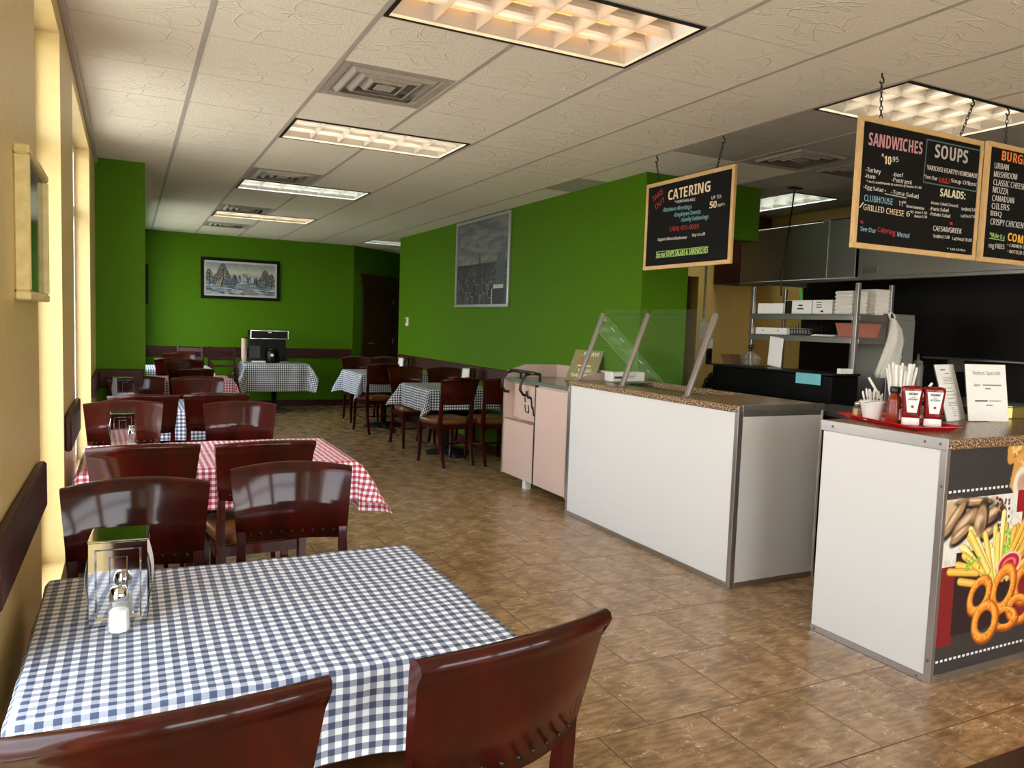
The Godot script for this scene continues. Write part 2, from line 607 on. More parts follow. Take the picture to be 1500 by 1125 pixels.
func build_shell():
	var st
	# window wall with four deep windows, then a jog in green with another
	wall_with_holes("wall_left", M.khaki, "x", -0.46, WL, -3.15, 7.2, [[-1.35, -0.40, 0.40, 2.56], [0.68, 1.68, 0.40, 2.56], [2.715, 3.66, 0.40, 2.56], [4.43, 6.22, 0.40, 2.58]])
	window_unit("window_1", "x", -0.36, 0.68, 1.68, 0.40, 2.56, [2.10], [])
	window_unit("window_8", "x", -0.36, -1.35, -0.40, 0.40, 2.56, [2.10], [])
	window_unit("window_2", "x", -0.36, 2.715, 3.66, 0.40, 2.56, [2.10], [])
	window_unit("window_3", "x", -0.36, 4.43, 6.22, 0.40, 2.58, [2.10], [5.3])
	wall_with_holes("wall_jog", M.green, "x", -0.46, 0.125, 7.2, BACK, [[9.7, 12.45, 0.75, 2.5]])
	window_unit("window_4", "x", -0.36, 9.7, 12.45, 0.75, 2.5, [2.05], [11.05])
	structure("wall_back", slab_mesh(-0.46, 3.40, 0, 2.95, BACK, 13.05), M.green)
	# slanted wall with the dark door
	var u := Vector2(0.77875, 0.62733)
	var slant := Basis(Vector3(u.x, 0, -u.y), Vector3.UP, Vector3(u.y, 0, u.x))
	var A := P(3.40, 0, 12.90)
	st = ST()
	bx(st, A + slant * Vector3(0.15, 1.475, -0.07), Vector3(0.30, 2.95, 0.14), 0, slant)
	bx(st, A + slant * Vector3(0.80, 2.50, -0.07), Vector3(1.0, 0.90, 0.14), 0, slant)
	bx(st, A + slant * Vector3(2.15, 1.475, -0.07), Vector3(1.70, 2.95, 0.14), 0, slant)
	structure("wall_slant", st, M.green)
	var door = struct("door_1")
	door.position = A
	door.basis = slant
	ob("leaf", box_mesh(Vector3(0.93, 2.03, 0.045), 0.004, Vector3(0.81, 1.02, -0.06)), M.door_wood, door)
	for s in [[0.30, 0.07], [1.325, 0.09]]:
		ob("casing", box_mesh(Vector3(s[1], 2.05, 0.03), 0.004, Vector3(s[0], 1.025, 0.012)), M.door_wood, door)
	ob("head_casing", box_mesh(Vector3(1.19, 0.17, 0.035), 0.005, Vector3(0.825, 2.135, 0.014)), M.door_wood, door)
	ob("cornice", box_mesh(Vector3(1.25, 0.03, 0.06), 0.006, Vector3(0.825, 2.235, 0.02)), M.door_wood, door)
	for k in [0.322, 1.298]: ob("jamb", box_mesh(Vector3(0.05, 2.06, 0.13), 0, Vector3(k, 1.03, -0.075)), M.door_wood, door)
	ob("jamb_head", box_mesh(Vector3(1.0, 0.03, 0.13), 0, Vector3(0.81, 2.048, -0.075)), M.door_wood, door)
	for y in [1.80, 1.08, 0.3]:
		ob("hinge", box_mesh(Vector3(0.022, 0.10, 0.02), 0.003, Vector3(1.272, y, -0.028)), M.alu, door)
	st = ST(true)
	tube(st, [Vector3(0.50, 1.05, -0.04), Vector3(0.50, 1.05, 0.012), Vector3(0.52, 1.05, 0.02), Vector3(0.60, 1.05, 0.02)], 0.009, 8)
	ob("handle", st, M.alu, door)
	ob("sign_plate", box_mesh(Vector3(0.16, 0.055, 0.006), 0.002, Vector3(0.76, 1.80, -0.034)), M.chalk.ink, door)
	# green wall on the right, its end and the bulkhead over the opening
	st = ST()
	slab(st, 3.66, 3.80, 0, 2.95, 5.19, 11.08)
	slab(st, 3.66, 4.12, 0, 2.95, 5.05, 5.19)
	slab(st, 3.66, 5.85, 0, 2.95, 11.08, 11.20)
	structure("wall_green", st, M.green)
	structure("wall_bulkhead", slab_mesh(4.12, 4.86, 2.25, 2.95, 5.05, 5.35), M.green)
	structure("wall_hall", slab_mesh(5.85, 6.0, 0, 2.95, 11.08, 15.3), M.green)
	# kitchen walls in beige
	wall_with_holes("wall_kitchen", M.beige, "d", 6.50, 6.62, 3.80, 6.35, [[4.55, 5.45, 0.0, 2.04]])
	st = ST()
	slab(st, 3.80, 6.35, 0, 2.95, 8.3, 8.4)
	slab(st, 5.75, 5.85, 0, 2.95, 6.62, 8.3)
	structure("wall_passage", st, M.beige)
	structure("wall_right", slab_mesh(6.20, 6.35, 0, 2.95, -3.15, 6.5), M.beige)
	# shop front behind the viewer
	wall_with_holes("wall_front", M.khaki, "d", -3.15, -3.0, -0.46, 6.35, [[0.1, 2.0, 0.25, 2.5], [2.2, 4.1, 0.25, 2.5], [4.3, 6.0, 0.25, 2.5]])
	window_unit("window_5", "d", -3.07, 0.1, 2.0, 0.25, 2.5, [2.0], [])
	window_unit("window_6", "d", -3.07, 2.2, 4.1, 0.25, 2.5, [2.0], [])
	window_unit("window_7", "d", -3.07, 4.3, 6.0, 0.25, 2.5, [2.0], [])
	structure("ceiling_deck", slab_mesh(-0.46, 6.35, 2.95, 3.05, -3.15, 15.6), M.white_wall)
	st = ST()
	slab(st, -40, 46, -0.30, -0.12, -45, -3.2)
	slab(st, -40, -0.5, -0.30, -0.12, -3.2, 45)
	structure("ground", st, mottled(c8(150, 148, 142), c8(172, 170, 164), 0.9, 0.3, 61))
	# trims: ceiling angle along the window wall, base boards, chair rails
	structure("trim_1", slab_mesh(WL, WL + 0.022, 2.655, CEIL, -3.0, 7.2, 0.002), M.tee)
	st = ST()
	slab(st, 0.125, 3.38, 0.0, 0.10, BACK - 0.012, BACK, 0.002)
	structure("baseboard_back", st, M.rail_wood)
	structure("baseboard_right", slab_mesh(3.648, 3.66, 0, 0.10, 5.05, 11.2, 0.002), M.rail_wood)
	var rail_no := 2
	for q in [[WL, WL + 0.026, 0.875, 1.012, 1.70, 2.62], [WL, WL + 0.026, 0.86, 1.02, 3.70, 4.40], [WL, WL + 0.026, 0.83, 0.985, 6.26, 7.17], [-0.225, 0.112, 0.825, 0.98, 7.174, 7.2], [0.125, 3.38, 0.80, 0.955, BACK - 0.026, BACK], [3.634, 3.66, 0.80, 0.965, 5.1, 8.03], [3.634, 3.66, 0.80, 0.965, 8.045, 11.15]]:
		structure("trim_%d" % rail_no, slab_mesh(q[0], q[1], q[2], q[3], q[4], q[5], 0.007), M.rail_wood)
		rail_no += 1


func build_floor():
	var root = struct("floor")
	ob("bed", slab_mesh(-0.46, 6.35, -0.12, -0.0015, -3.15, 15.6), M.grout, root)
	var s := 0.457
	var g := 0.0021
	var variants := []
	for k in 4:
		for turn in 2:
			var st = ST()
			var h := s * 0.5 - g
			var e := 0.0012
			var u0 := 0.0 if turn == 0 else 1.0
			quad_uv(st, Vector3(-h + e, 0, h - e), Vector3(h - e, 0, h - e), Vector3(h - e, 0, -h + e), Vector3(-h + e, 0, -h + e), u0, u0, 1 - u0, 1 - u0)
			for q in [[Vector3(-h, 0, h), Vector3(h, 0, h)], [Vector3(h, 0, h), Vector3(h, 0, -h)], [Vector3(h, 0, -h), Vector3(-h, 0, -h)], [Vector3(-h, 0, -h), Vector3(-h, 0, h)]]:
				var a: Vector3 = q[0]
				var b: Vector3 = q[1]
				quad(st, a - Vector3(0, e, 0), b - Vector3(0, e, 0), Vector3(b.x - signf(b.x) * e, 0, b.z - signf(b.z) * e), Vector3(a.x - signf(a.x) * e, 0, a.z - signf(a.z) * e))
			st.generate_normals()
			variants.append([st.commit(), M["floor%d" % k]])
	var rng := RandomNumberGenerator.new()
	rng.seed = 5
	var near := []
	var far := []
	for r in range(-12, 28):
		for c in range(-8, 11):
			var x: float = 2.410 + 0.2285 + s * c + (0.0 if r % 2 != 0 else 0.2285)
			var d: float = 2.197 + s * (r + 0.5)
			if x < -0.4 or x > 6.3 or d > 13.0: continue
			var v = rng.randi() % 8
			var p := P(x, 0, d)
			if seen(p, 60.0) and d > 0.5 and x < 4.6: near.append([Vector2(x, d).length(), p, v])
			else: far.append([0.0, p, v])
	near.sort_custom(func(a, b): return a[0] < b[0])
	for k in near.size():
		if k < 300: ob("floor_tile", variants[near[k][2]][0], variants[near[k][2]][1], root, near[k][1])
		else: far.append(near[k])
	for k in 4:
		var st := SurfaceTool.new()
		for q in far:
			if q[2] / 2 == k: st.append_from(variants[q[2]][0], 0, Transform3D(Basis.IDENTITY, q[1]))
		var o = ob("floor_tiles_beyond", st.commit(), M["floor%d" % k], root)
		o.set_meta("kind", "stuff")


var lamps := [[1, -1, 2, 1], [1, 3, 2, 1], [1, 7, 2, 1], [1, 11, 2, 1], [5, 14, 2, 1], [5, -1, 2, 1], [8, 3, 1, 2]]
var vents := [[1, 1], [1, 6], [1, 10], [1, 13], [6, 1], [7, 1]]


func build_ceiling():
	var root = struct("ceiling")
	var holes := {}
	var lit := {}
	for q in lamps:
		for a in q[2]:
			for b in q[3]:
				holes[Vector2i(q[0] + a, q[1] + b)] = true
				lit[Vector2i(q[0] + a, q[1] + b)] = lamps.find(q)
	for q in vents: holes[Vector2i(q[0], q[1])] = true
	var grid = ST()
	var s := 0.61
	for i in range(-1, 11):
		var x: float = GX + s * i
		if x < WL: continue
		for j in range(-10, 20):
			if lit.has(Vector2i(i - 1, j)) and lit.get(Vector2i(i - 1, j)) == lit.get(Vector2i(i, j)): continue
			slab(grid, x - 0.012, x + 0.012, CEIL, CEIL + 0.03, GD + s * j, GD + s * (j + 1))
	for j in range(-10, 20):
		var d: float = GD + s * j
		for i in range(-1, 10):
			if lit.has(Vector2i(i, j - 1)) and lit.get(Vector2i(i, j - 1)) == lit.get(Vector2i(i, j)): continue
			slab(grid, maxf(GX + s * i, WL), minf(GX + s * (i + 1), 6.2), CEIL + 0.0035, CEIL + 0.03, d - 0.011, d + 0.011)
	ob("ceiling_grid", grid, M.tee, root)
	var rng := RandomNumberGenerator.new()
	rng.seed = 9
	var shared := {}
	var rest := [ST(), ST(), ST()]
	for i in range(-1, 10):
		for j in range(-10, 20):
			if holes.has(Vector2i(i, j)): continue
			var x0: float = maxf(GX + s * i, WL) + 0.0115
			var x1: float = minf(GX + s * (i + 1), 6.2) - 0.0115
			var d0: float = GD + s * j + 0.0035
			var d1: float = GD + s * (j + 1) - 0.0035
			if x1 - x0 < 0.05: continue
			var flat: bool = (i >= 5 and j >= -1 and j <= 1 and not (i == 5 and j < -1)) or (i >= 7 and j >= 2 and d0 < 6.6) or (i == 5 and j == 4)
			var look: int = 2 if flat else rng.randi() % 2
			var c := P((x0 + x1) * 0.5, CEIL + 0.012, (d0 + d1) * 0.5)
			var flip := rng.randi() % 2
			var key = [snappedf(x1 - x0, 0.001), snappedf(d1 - d0, 0.001), flip]
			if not shared.has(key):
				var st = ST()
				var a: float = (x1 - x0) * 0.5
				var b: float = (d1 - d0) * 0.5
				var t := 0.010
				var uw: float = (x1 - x0) / 0.61
				# the face that looks down carries the relief; bevelled rim above it
				if flip: quad_uv(st, Vector3(-a, -t, -b), Vector3(a, -t, -b), Vector3(a, -t, b), Vector3(-a, -t, b), uw, 1, 0, 0)
				else: quad_uv(st, Vector3(-a, -t, -b), Vector3(a, -t, -b), Vector3(a, -t, b), Vector3(-a, -t, b), 0, 0, uw, 1)
				for q in [[Vector3(-a, -t, b), Vector3(a, -t, b)], [Vector3(a, -t, b), Vector3(a, -t, -b)], [Vector3(a, -t, -b), Vector3(-a, -t, -b)], [Vector3(-a, -t, -b), Vector3(-a, -t, b)]]:
					quad(st, q[0], q[1], q[1] + Vector3(0, 0.02, 0), q[0] + Vector3(0, 0.02, 0))
				st.generate_normals()
				shared[key] = st.commit()
			if seen(c, 120.0) and (j < 19):
				ob("ceiling_tile", shared[key], M.smooth_tile if look == 2 else M["swirl%d" % look], root, c)
			else:
				rest[look].append_from(shared[key], 0, Transform3D(Basis.IDENTITY, c))
	for k in 3:
		var o = ob("ceiling_tiles_beyond", rest[k].commit(), M.smooth_tile if k == 2 else M["swirl%d" % k], root)
		o.set_meta("kind", "stuff")


func wedge(st, length: float, height: float, top: float, at: Vector3, B: Basis):
	# a louver blade: sharp below, swelling in a curve to its top; runs along x
	var left := []
	var right := []
	for k in 6:
		var t := k / 5.0
		var w := 0.0012 + (top - 0.0012) * (1.0 - sqrt(1.0 - t * t * 0.98))
		left.append(Vector3(0, t * height, w))
		right.append(Vector3(0, t * height, -w))
	for k in 5:
		for side in [left, right]:
			var a: Vector3 = side[k]
			var b: Vector3 = side[k + 1]
			var o := Vector3(length * 0.5, 0, 0)
			var ps = [at + B * (a - o), at + B * (a + o), at + B * (b + o), at + B * (b - o)]
			quad_out(st, ps[0], ps[1], ps[2], ps[3], at + B * Vector3(0, (a.y + b.y) * 0.5, 0))


func troffer(q, colour: Color, energy: float, label: String):
	var s := 0.61
	var w: float = s * q[2]
	var d: float = s * q[3]
	var cx: float = GX + s * q[0] + w * 0.5
	var cd: float = GD + s * q[1] + d * 0.5
	var root = thing("ceiling_light", label, "light", P(cx, CEIL, cd), 0.0, "recessed louvered ceiling lights")
	var a := w * 0.5 - 0.016
	var b := d * 0.5 - 0.016
	var st = ST()
	for k in [-1, 1]:
		bx(st, Vector3(0, 0.006, k * (b - 0.008)), Vector3(a * 2, 0.014, 0.016))
		bx(st, Vector3(k * (a - 0.008), 0.006, 0), Vector3(0.016, 0.014, b * 2 - 0.032))
	ob("frame", st, M.gap_shade, root)  # shadow gap round the louvers, its dark put in as a black band
	a -= 0.018
	b -= 0.018
	st = ST()
	for k in [-1, 1]:
		bx(st, Vector3(0, 0.075, k * (b + 0.004)), Vector3(a * 2 + 0.016, 0.15, 0.006))
		bx(st, Vector3(k * (a + 0.004), 0.075, 0), Vector3(0.006, 0.15, b * 2))
	bx(st, Vector3(0, 0.152, 0), Vector3(a * 2 + 0.016, 0.006, b * 2 + 0.016))
	ob("housing", st, M.white_frame, root)
	var glow := mat(colour, 0.6)
	glow.emission_enabled = true
	glow.emission = colour
	glow.emission_energy_multiplier = 1.2
	var long_x: bool = q[2] == 2
	for k in 3:
		st = ST(true)
		var off: float = (k - 1) * (b if long_x else a) * 0.66
		if long_x: tube(st, [Vector3(-a + 0.02, 0.128, off), Vector3(a - 0.02, 0.128, off)], 0.0125, 10)
		else: tube(st, [Vector3(off, 0.128, -b + 0.02), Vector3(off, 0.128, b - 0.02)], 0.0125, 10)
		ob("lamp_tube", st, glow, root)
	var nx: int = 6 if long_x else 3
	var nd: int = 3 if long_x else 6
	var turn := Basis(Vector3.UP, PI / 2)
	for k in range(1, nd):
		st = ST()
		wedge(st, a * 2, 0.058, 0.048, Vector3(0, 0.012, -b + 2 * b * k / nd), Basis.IDENTITY)
		ob("louver_blade", st, M.louver, root)
	for k in range(1, nx):
		st = ST()
		wedge(st, b * 2, 0.058, 0.048, Vector3(-a + 2 * a * k / nx, 0.012, 0), turn)
		ob("louver_blade", st, M.louver, root)
	st = ST()
	for k in [-1, 1]:
		quad(st, Vector3(-a * k, 0.012, b * k), Vector3(a * k, 0.012, b * k), Vector3(a * k, 0.07, (b - 0.04) * k), Vector3(-a * k, 0.07, (b - 0.04) * k))
		quad(st, Vector3(a * k, 0.012, b * k), Vector3(a * k, 0.012, -b * k), Vector3((a - 0.04) * k, 0.07, -b * k), Vector3((a - 0.04) * k, 0.07, b * k))
	ob("reflector", st, M.louver, root)
	var l := AreaLight3D.new()
	l.name = "lamp_glow"
	l.area_size = Vector2(a * 2 - 0.03, b * 2 - 0.03)
	l.light_color = colour
	l.light_energy = energy
	l.area_range = 16.0
	l.area_attenuation = 2.0
	l.shadow_enabled = true
	root.add_child(l)
	l.position = Vector3(0, 0.108, 0)
	l.rotation.x = -PI / 2
	return root


func build_lights():
	var warm := Color(1.0, 0.72, 0.38)
	var half := Color(1.0, 0.90, 0.74)
	var cool := Color(0.93, 0.98, 0.95)
	troffer(lamps[0], warm, LAMP * 0.7, "large amber louvered ceiling light nearest the shop front")
	troffer(lamps[1], half, LAMP * 0.8, "half amber half white louvered ceiling light next to the open vent")
	troffer(lamps[2], cool, LAMP, "cool white louvered ceiling light in the middle of the dining room")
	troffer(lamps[3], half, LAMP, "warm white louvered ceiling light closest to the mountain painting")
	troffer(lamps[4], cool, LAMP * 0.6, "white louvered ceiling light in front of the dark door")
	troffer(lamps[5], half, LAMP * 0.75, "yellowish louvered ceiling light above the hanging sandwich menu board")
	troffer(lamps[6], cool, LAMP * 1.3, "cool white louvered ceiling light in the kitchen behind the green bulkhead")
	var vl = ["square four-way ceiling vent between the amber and half amber lights", "square four-way ceiling vent before the cool white dining room light", "square four-way ceiling vent before the warm white far light", "square four-way ceiling vent close to the back wall", "dusty square ceiling vent beside the catering board over the counter", "dusty square ceiling vent half hidden by the sandwich board"]
	for k in vents.size():
		var q = vents[k]
		var root = thing("ceiling_vent", vl[k], "vent", P(GX + 0.61 * (q[0] + 0.5), CEIL, GD + 0.61 * (q[1] + 0.5)), 0.0, "square ceiling vents")
		var duct = ST()
		for k2 in 4: bx(duct, Basis(Vector3.UP, PI / 2 * k2) * Vector3(0, 0.145, 0.21), Vector3(0.42, 0.17, 0.004), 0, Basis(Vector3.UP, PI / 2 * k2))
		bx(duct, Vector3(0, 0.232, 0), Vector3(0.43, 0.004, 0.43))
		ob("duct", duct, M.vent, root)
		var st = ST()
		var ring = func(r0, y0, r1, y1, t):
			# a sloping square band
			for k2 in 4:
				var B := Basis(Vector3.UP, PI / 2 * k2)
				quad(st, B * Vector3(-r0, y0, r0), B * Vector3(-r1, y1, r1), B * Vector3(r1, y1, r1), B * Vector3(r0, y0, r0))
				quad(st, B * Vector3(-r0, y0 + t, r0), B * Vector3(r0, y0 + t, r0), B * Vector3(r1, y1 + t, r1), B * Vector3(-r1, y1 + t, r1))
		ring.call(0.293, 0.004, 0.245, 0.004, 0.002)
		ring.call(0.245, 0.004, 0.205, 0.06, 0.002)
		ob("face_frame", st, M.vent, root)
		for r in [0.238, 0.178, 0.118]:
			st = ST()
			for k2 in 4:
				var B := Basis(Vector3.UP, PI / 2 * k2)
				var r1: float = r - 0.030
				quad(st, B * Vector3(-r, 0.030, r), B * Vector3(-r1, -0.006, r1), B * Vector3(r1, -0.006, r1), B * Vector3(r, 0.030, r))
				quad(st, B * Vector3(-r, 0.034, r), B * Vector3(r, 0.034, r), B * Vector3(r1, -0.002, r1), B * Vector3(-r1, -0.002, r1))
				var r2: float = r1 - 0.012
				quad(st, B * Vector3(-r1, -0.006, r1), B * Vector3(-r2, -0.006, r2), B * Vector3(r2, -0.006, r2), B * Vector3(r1, -0.006, r1))
			ob("vane", st, M.vent, root)
		ob("centre_plate", box_mesh(Vector3(0.10, 0.006, 0.10), 0.002, Vector3(0, -0.004, 0)), M.vent, root)


const LAMP := 1.7


# ================================================================ tables, cloths, chairs
const TOP := 0.755
const CHECK := 0.0280


func cloth_mesh(w: float, d: float, drop_x: float, drop_d: float, ear: float, seed_: int, wall := 0):
	# a cloth over a w by d table: flat, over the rounded edge, hanging in soft folds, gathered into an ear at each corner
	var us := []
	var vs := []
	for q in [[w, drop_x, us], [d, drop_d, vs]]:
		var half: float = q[0] * 0.5
		var line := [] + wave(-half - q[1], -half, 10)
		line += wave(-half, half, 40).slice(1)
		line += wave(half, half + q[1], 10).slice(1)
		q[2].append_array(line)
	var nz := noise(seed_, 2.2, 2)
	var r := 0.012
	var pts := []
	for v in vs:
		var row := []
		for u in us:
			var a: float = maxf(absf(u) - w * 0.5, 0.0)
			var b: float = maxf(absf(v) - d * 0.5, 0.0)
			var p := Vector3(clampf(u, -w * 0.5, w * 0.5), TOP, clampf(v, -d * 0.5, d * 0.5))
			var l := sqrt(a * a + b * b)
			if l > 0.0:
				var th := atan2(b, a)
				var dir := Vector3(cos(th) * signf(u), 0, sin(th) * signf(v))
				var out := 0.0
				if a > 0.0 and b > 0.0: out = (0.06 if signf(u) == wall else ear) * l * pow(sin(2.0 * th), 1.5)
				var fold := 0.010 * sin((u if b > 0.0 else v) * 19.0 + seed_) * minf(l / 0.12, 1.0) + 0.006 * nz.get_noise_2d(u * 4.0, v * 4.0)
				var round_ := r * (1.0 - exp(-l / r))
				p += dir * (out + round_ + maxf(fold, -0.006) * minf(l / 0.05, 1.0))
				p.y -= maxf(sqrt(maxf(l * l - out * out, 0.0)) - r * 0.6 * (1.0 - exp(-l / r)), 0.0)
			else:
				p.y += 0.0032 * nz.get_noise_2d(u * 1.6 + v, v * 5.0 - u) + 0.0008 * sin(u * 30.0 + 3.0 * nz.get_noise_2d(u, v * 2.0))
			row.append(p)
		pts.append(row)
	var st = ST(true)
	var put = func(i, j):
		st.set_uv(Vector2(us[i], vs[j]) / CHECK)
		st.add_vertex(pts[j][i])
	for j in vs.size() - 1:
		for i in us.size() - 1:
			for q in [[i, j], [i + 1, j], [i + 1, j + 1], [i, j], [i + 1, j + 1], [i, j + 1]]: put.call(q[0], q[1])
	return st


func table(called_label: String, cloth_label: String, look, x0, x1, d0, d1, drop_x: float, drop_d: float, ear: float, seed_: int, group: String, wall := 0):
	var w: float = x1 - x0 - 0.026
	var d: float = d1 - d0 - 0.026
	var root = thing("dining_table", called_label, "table", P((x0 + x1) * 0.5, 0, (d0 + d1) * 0.5), 0.0, "pedestal tables under gingham cloths")
	ob("table_top", box_mesh(Vector3(w - 0.01, 0.03, d - 0.01), 0.006, Vector3(0, TOP - 0.019, 0)), M.board_top, root)
	var st = ST(true)
	lathe(st, [[0.038, 0.03], [0.038, TOP - 0.06], [0.12, TOP - 0.05], [0.12, TOP - 0.036]], 20)
	ob("pedestal", st, M.iron, root)
	st = ST()
	for k in 2:
		var L: float = w * 0.62 if k == 0 else d * 0.72
		var B := Basis(Vector3.UP, 0.0 if k == 0 else PI / 2)
		for e in [-1, 1]:
			var loops := []
			for q in [[0.0, 0.05, 0.0, 0.075], [0.25, 0.045, 0.0, 0.04], [L * 0.5, 0.035, 0.0, 0.02]]:
				var z: float = q[1]
				loops.append([B * Vector3(e * q[0], q[2], z * e), B * Vector3(e * q[0], q[2], -z * e), B * Vector3(e * q[0], q[3], -z * e), B * Vector3(e * q[0], q[3], z * e)])
			rings(st, loops)
	ob("foot_cross", st, M.iron, root)
	var cl = ob("tablecloth", cloth_mesh(w, d, drop_x, drop_d, ear, seed_, wall), look, null, P((x0 + x1) * 0.5, 0, (d0 + d1) * 0.5))
	tag(cl, cloth_label, "tablecloth", group)
	return root


func build_tables():
	var g1 := "gingham tablecloths along the window wall"
	var g2 := "gingham tablecloths along the green wall"
	table("pedestal table closest to the shop front, under blue gingham cloth", "blue and white gingham cloth holding the largest napkin dispenser and full salt shaker", M.blue_cloth, -0.20, 0.80, 1.475, 2.28, 0.18, 0.20, 0.25, 3, g1, -1)
	table("pedestal table under the draped red gingham cloth by the windows", "red and white gingham cloth with long draped corner beside the windows", M.red_cloth, -0.215, 1.03, 3.72, 4.54, 0.26, 0.20, 0.62, 8, g1, -1)
	table("pedestal table under blue gingham cloth in front of the green column", "blue gingham cloth on the table just before the green column", M.blue_cloth, -0.20, 0.86, 6.0, 6.86, 0.22, 0.22, 0.4, 13, g1, -1)
	table("pedestal table under red gingham cloth just past the green column", "red gingham cloth on the table just past the green column", M.red_cloth, 0.17, 1.02, 8.68, 9.5, 0.2, 0.22, 0.4, 18, g1, -1)
	table("pedestal table under blue gingham cloth near the high chairs", "blue gingham cloth on the table near the high chairs", M.blue_cloth, 0.17, 0.98, 10.62, 11.4, 0.2, 0.24, 0.4, 23, g1, -1)
	table("pedestal table under the coffee machine against the back wall", "black and white gingham cloth under the coffee machine at back wall", M.black_cloth, 1.53, 2.47, 11.82, 12.55, 0.2, 0.42, 0.55, 28, "gingham tablecloths at the back wall")
	table("pedestal table by the green wall, beside the dark door end", "pale blue gingham cloth by the green wall near the dark door", M.blue_cloth, 2.68, 3.60, 9.68, 10.70, 0.30, 0.24, 0.45, 33, g2, 1)
	table("pedestal table by the green wall, beside the pink cabinet end", "black and white gingham cloth by the green wall near pink cabinet", M.black_cloth, 2.78, 3.61, 7.45, 8.40, 0.25, 0.22, 0.55, 38, g2, 1)


func make_chair() -> Node3D:
	# seat centre over the origin, facing -z (into the room); the top of the back lies 0.285 behind
	var t := Node3D.new()
	var st
	# backrest: one bent board with a rolled top
	var prof := [[0.0, 0.650], [0.002, 0.78], [0.004, 0.868], [0.002, 0.895], [-0.006, 0.904], [-0.018, 0.906], [-0.030, 0.902], [-0.037, 0.892], [-0.036, 0.882], [-0.029, 0.872], [-0.024, 0.856], [-0.023, 0.78], [-0.022, 0.650]]
	var loops := []
	for k in 21:
		var u := -1.0 + 2.0 * k / 20.0
		var loop := []
		for q in prof:
			var v: float = (q[1] - 0.650) / 0.256
			var hw: float = lerpf(0.192, 0.2175, v)
			var z: float = 0.234 + 0.056 * v + 0.050 * (1.0 - u * u) - q[0] - 0.02
			var y: float = q[1] + 0.016 * (1.0 - u * u) * v - 0.006 * (1.0 - u * u) * (1.0 - v)
			loop.append(Vector3(u * hw, y, z))
		loops.append(loop)
	st = ST(true)
	for k in 20:
		for i in prof.size():
			var j := (i + 1) % prof.size()
			quad(st, loops[k][i], loops[k][j], loops[k + 1][j], loops[k + 1][i])
	st.set_smooth_group(1)
	fan(st, loops[0], true)
	st.set_smooth_group(2)
	fan(st, loops[20], false)
	ob("backrest", st, M.wood, t)
	st = ST(true)
	for k in 9:
		var u := -0.76 + 1.52 * k / 8.0
		var p := Vector3(u * 0.194, 0.679 - 0.005 * (1 - u * u), 0.2205 + 0.050 * (1.0 - u * u))
		lathe(st, [[0.0046, -0.0155], [0.0042, -0.0035], [0.0042, 0.020], [0.0046, 0.0275]], 8, p, Basis(Vector3.RIGHT, PI / 2))
	ob("dark_screw_holes", st, M.cap, t).set_meta("kind", "stuff")  # dark pegs standing for the shade inside recessed screw holes
	for s in [-1, 1]:
		st = ST()
		bar(st, [Vector3(s * 0.172, 0.012, 0.285), Vector3(s * 0.174, 0.12, 0.248), Vector3(s * 0.177, 0.30, 0.212), Vector3(s * 0.180, 0.44, 0.205), Vector3(s * 0.179, 0.58, 0.216), Vector3(s * 0.178, 0.69, 0.232)], [0.026, 0.028, 0.032, 0.034, 0.032, 0.027], [0.028, 0.032, 0.042, 0.044, 0.036, 0.022])
		var leg = ob("back_leg", st, M.wood, t)
		ob("glide", box_mesh(Vector3(0.022, 0.012, 0.022), 0.003, Vector3(s * 0.172, 0.006, 0.285)), M.glide, leg)
		st = ST()
		bar(st, [Vector3(s * 0.196, 0.012, -0.205), Vector3(s * 0.192, 0.10, -0.190), Vector3(s * 0.190, 0.25, -0.180), Vector3(s * 0.190, 0.43, -0.185)], [0.024, 0.028, 0.034, 0.040], [0.024, 0.028, 0.034, 0.040])
		leg = ob("front_leg", st, M.wood, t)
		ob("glide", box_mesh(Vector3(0.02, 0.012, 0.02), 0.003, Vector3(s * 0.196, 0.006, -0.205)), M.glide, leg)
		st = ST(true)
		tube(st, [Vector3(s * 0.176, 0.21, 0.222), Vector3(s * 0.184, 0.21, 0.02), Vector3(s * 0.190, 0.21, -0.178)], 0.010, 8)
		ob("side_stretcher", st, M.wood, t)
	st = ST(true)
	tube(st, [Vector3(-0.182, 0.21, 0.03), Vector3(0.182, 0.21, 0.03)], 0.010, 8)
	ob("cross_stretcher", st, M.wood, t)
	# seat: apron and stuffed cushion
	st = ST()
	bar(st, [Vector3(0, 0.385, -0.182), Vector3(0, 0.432, -0.182)], 0.36, 0.022)
	bar(st, [Vector3(0, 0.385, 0.196), Vector3(0, 0.432, 0.196)], 0.33, 0.022)
	for s in [-1, 1]:
		bx(st, Vector3(s * 0.185, 0.4085, 0.01), Vector3(0.022, 0.047, 0.36), 0, Basis(Vector3.UP, s * 0.028))
	ob("apron", st, M.wood, t)
	var outline := func(scale: float, y: float) -> Array:
		var loop := []
		for i in 36:
			var a := TAU * i / 36.0
			var cx := signf(cos(a)) * pow(absf(cos(a)), 0.45)
			var cz := signf(sin(a)) * pow(absf(sin(a)), 0.45)
			var wz := lerpf(0.217, 0.184, (cz + 1.0) * 0.5)
			loop.append(Vector3(cx * wz * scale, y, cz * 0.212 * scale - 0.008))
		loop.reverse()
		return loop
	st = ST(true)
	rings(st, [outline.call(0.97, 0.432), outline.call(1.01, 0.443), outline.call(1.02, 0.460), outline.call(1.0, 0.478), outline.call(0.94, 0.492), outline.call(0.75, 0.500), outline.call(0.4, 0.503)], true, true)
	ob("seat_cushion", st, M.leather, t)
	return t


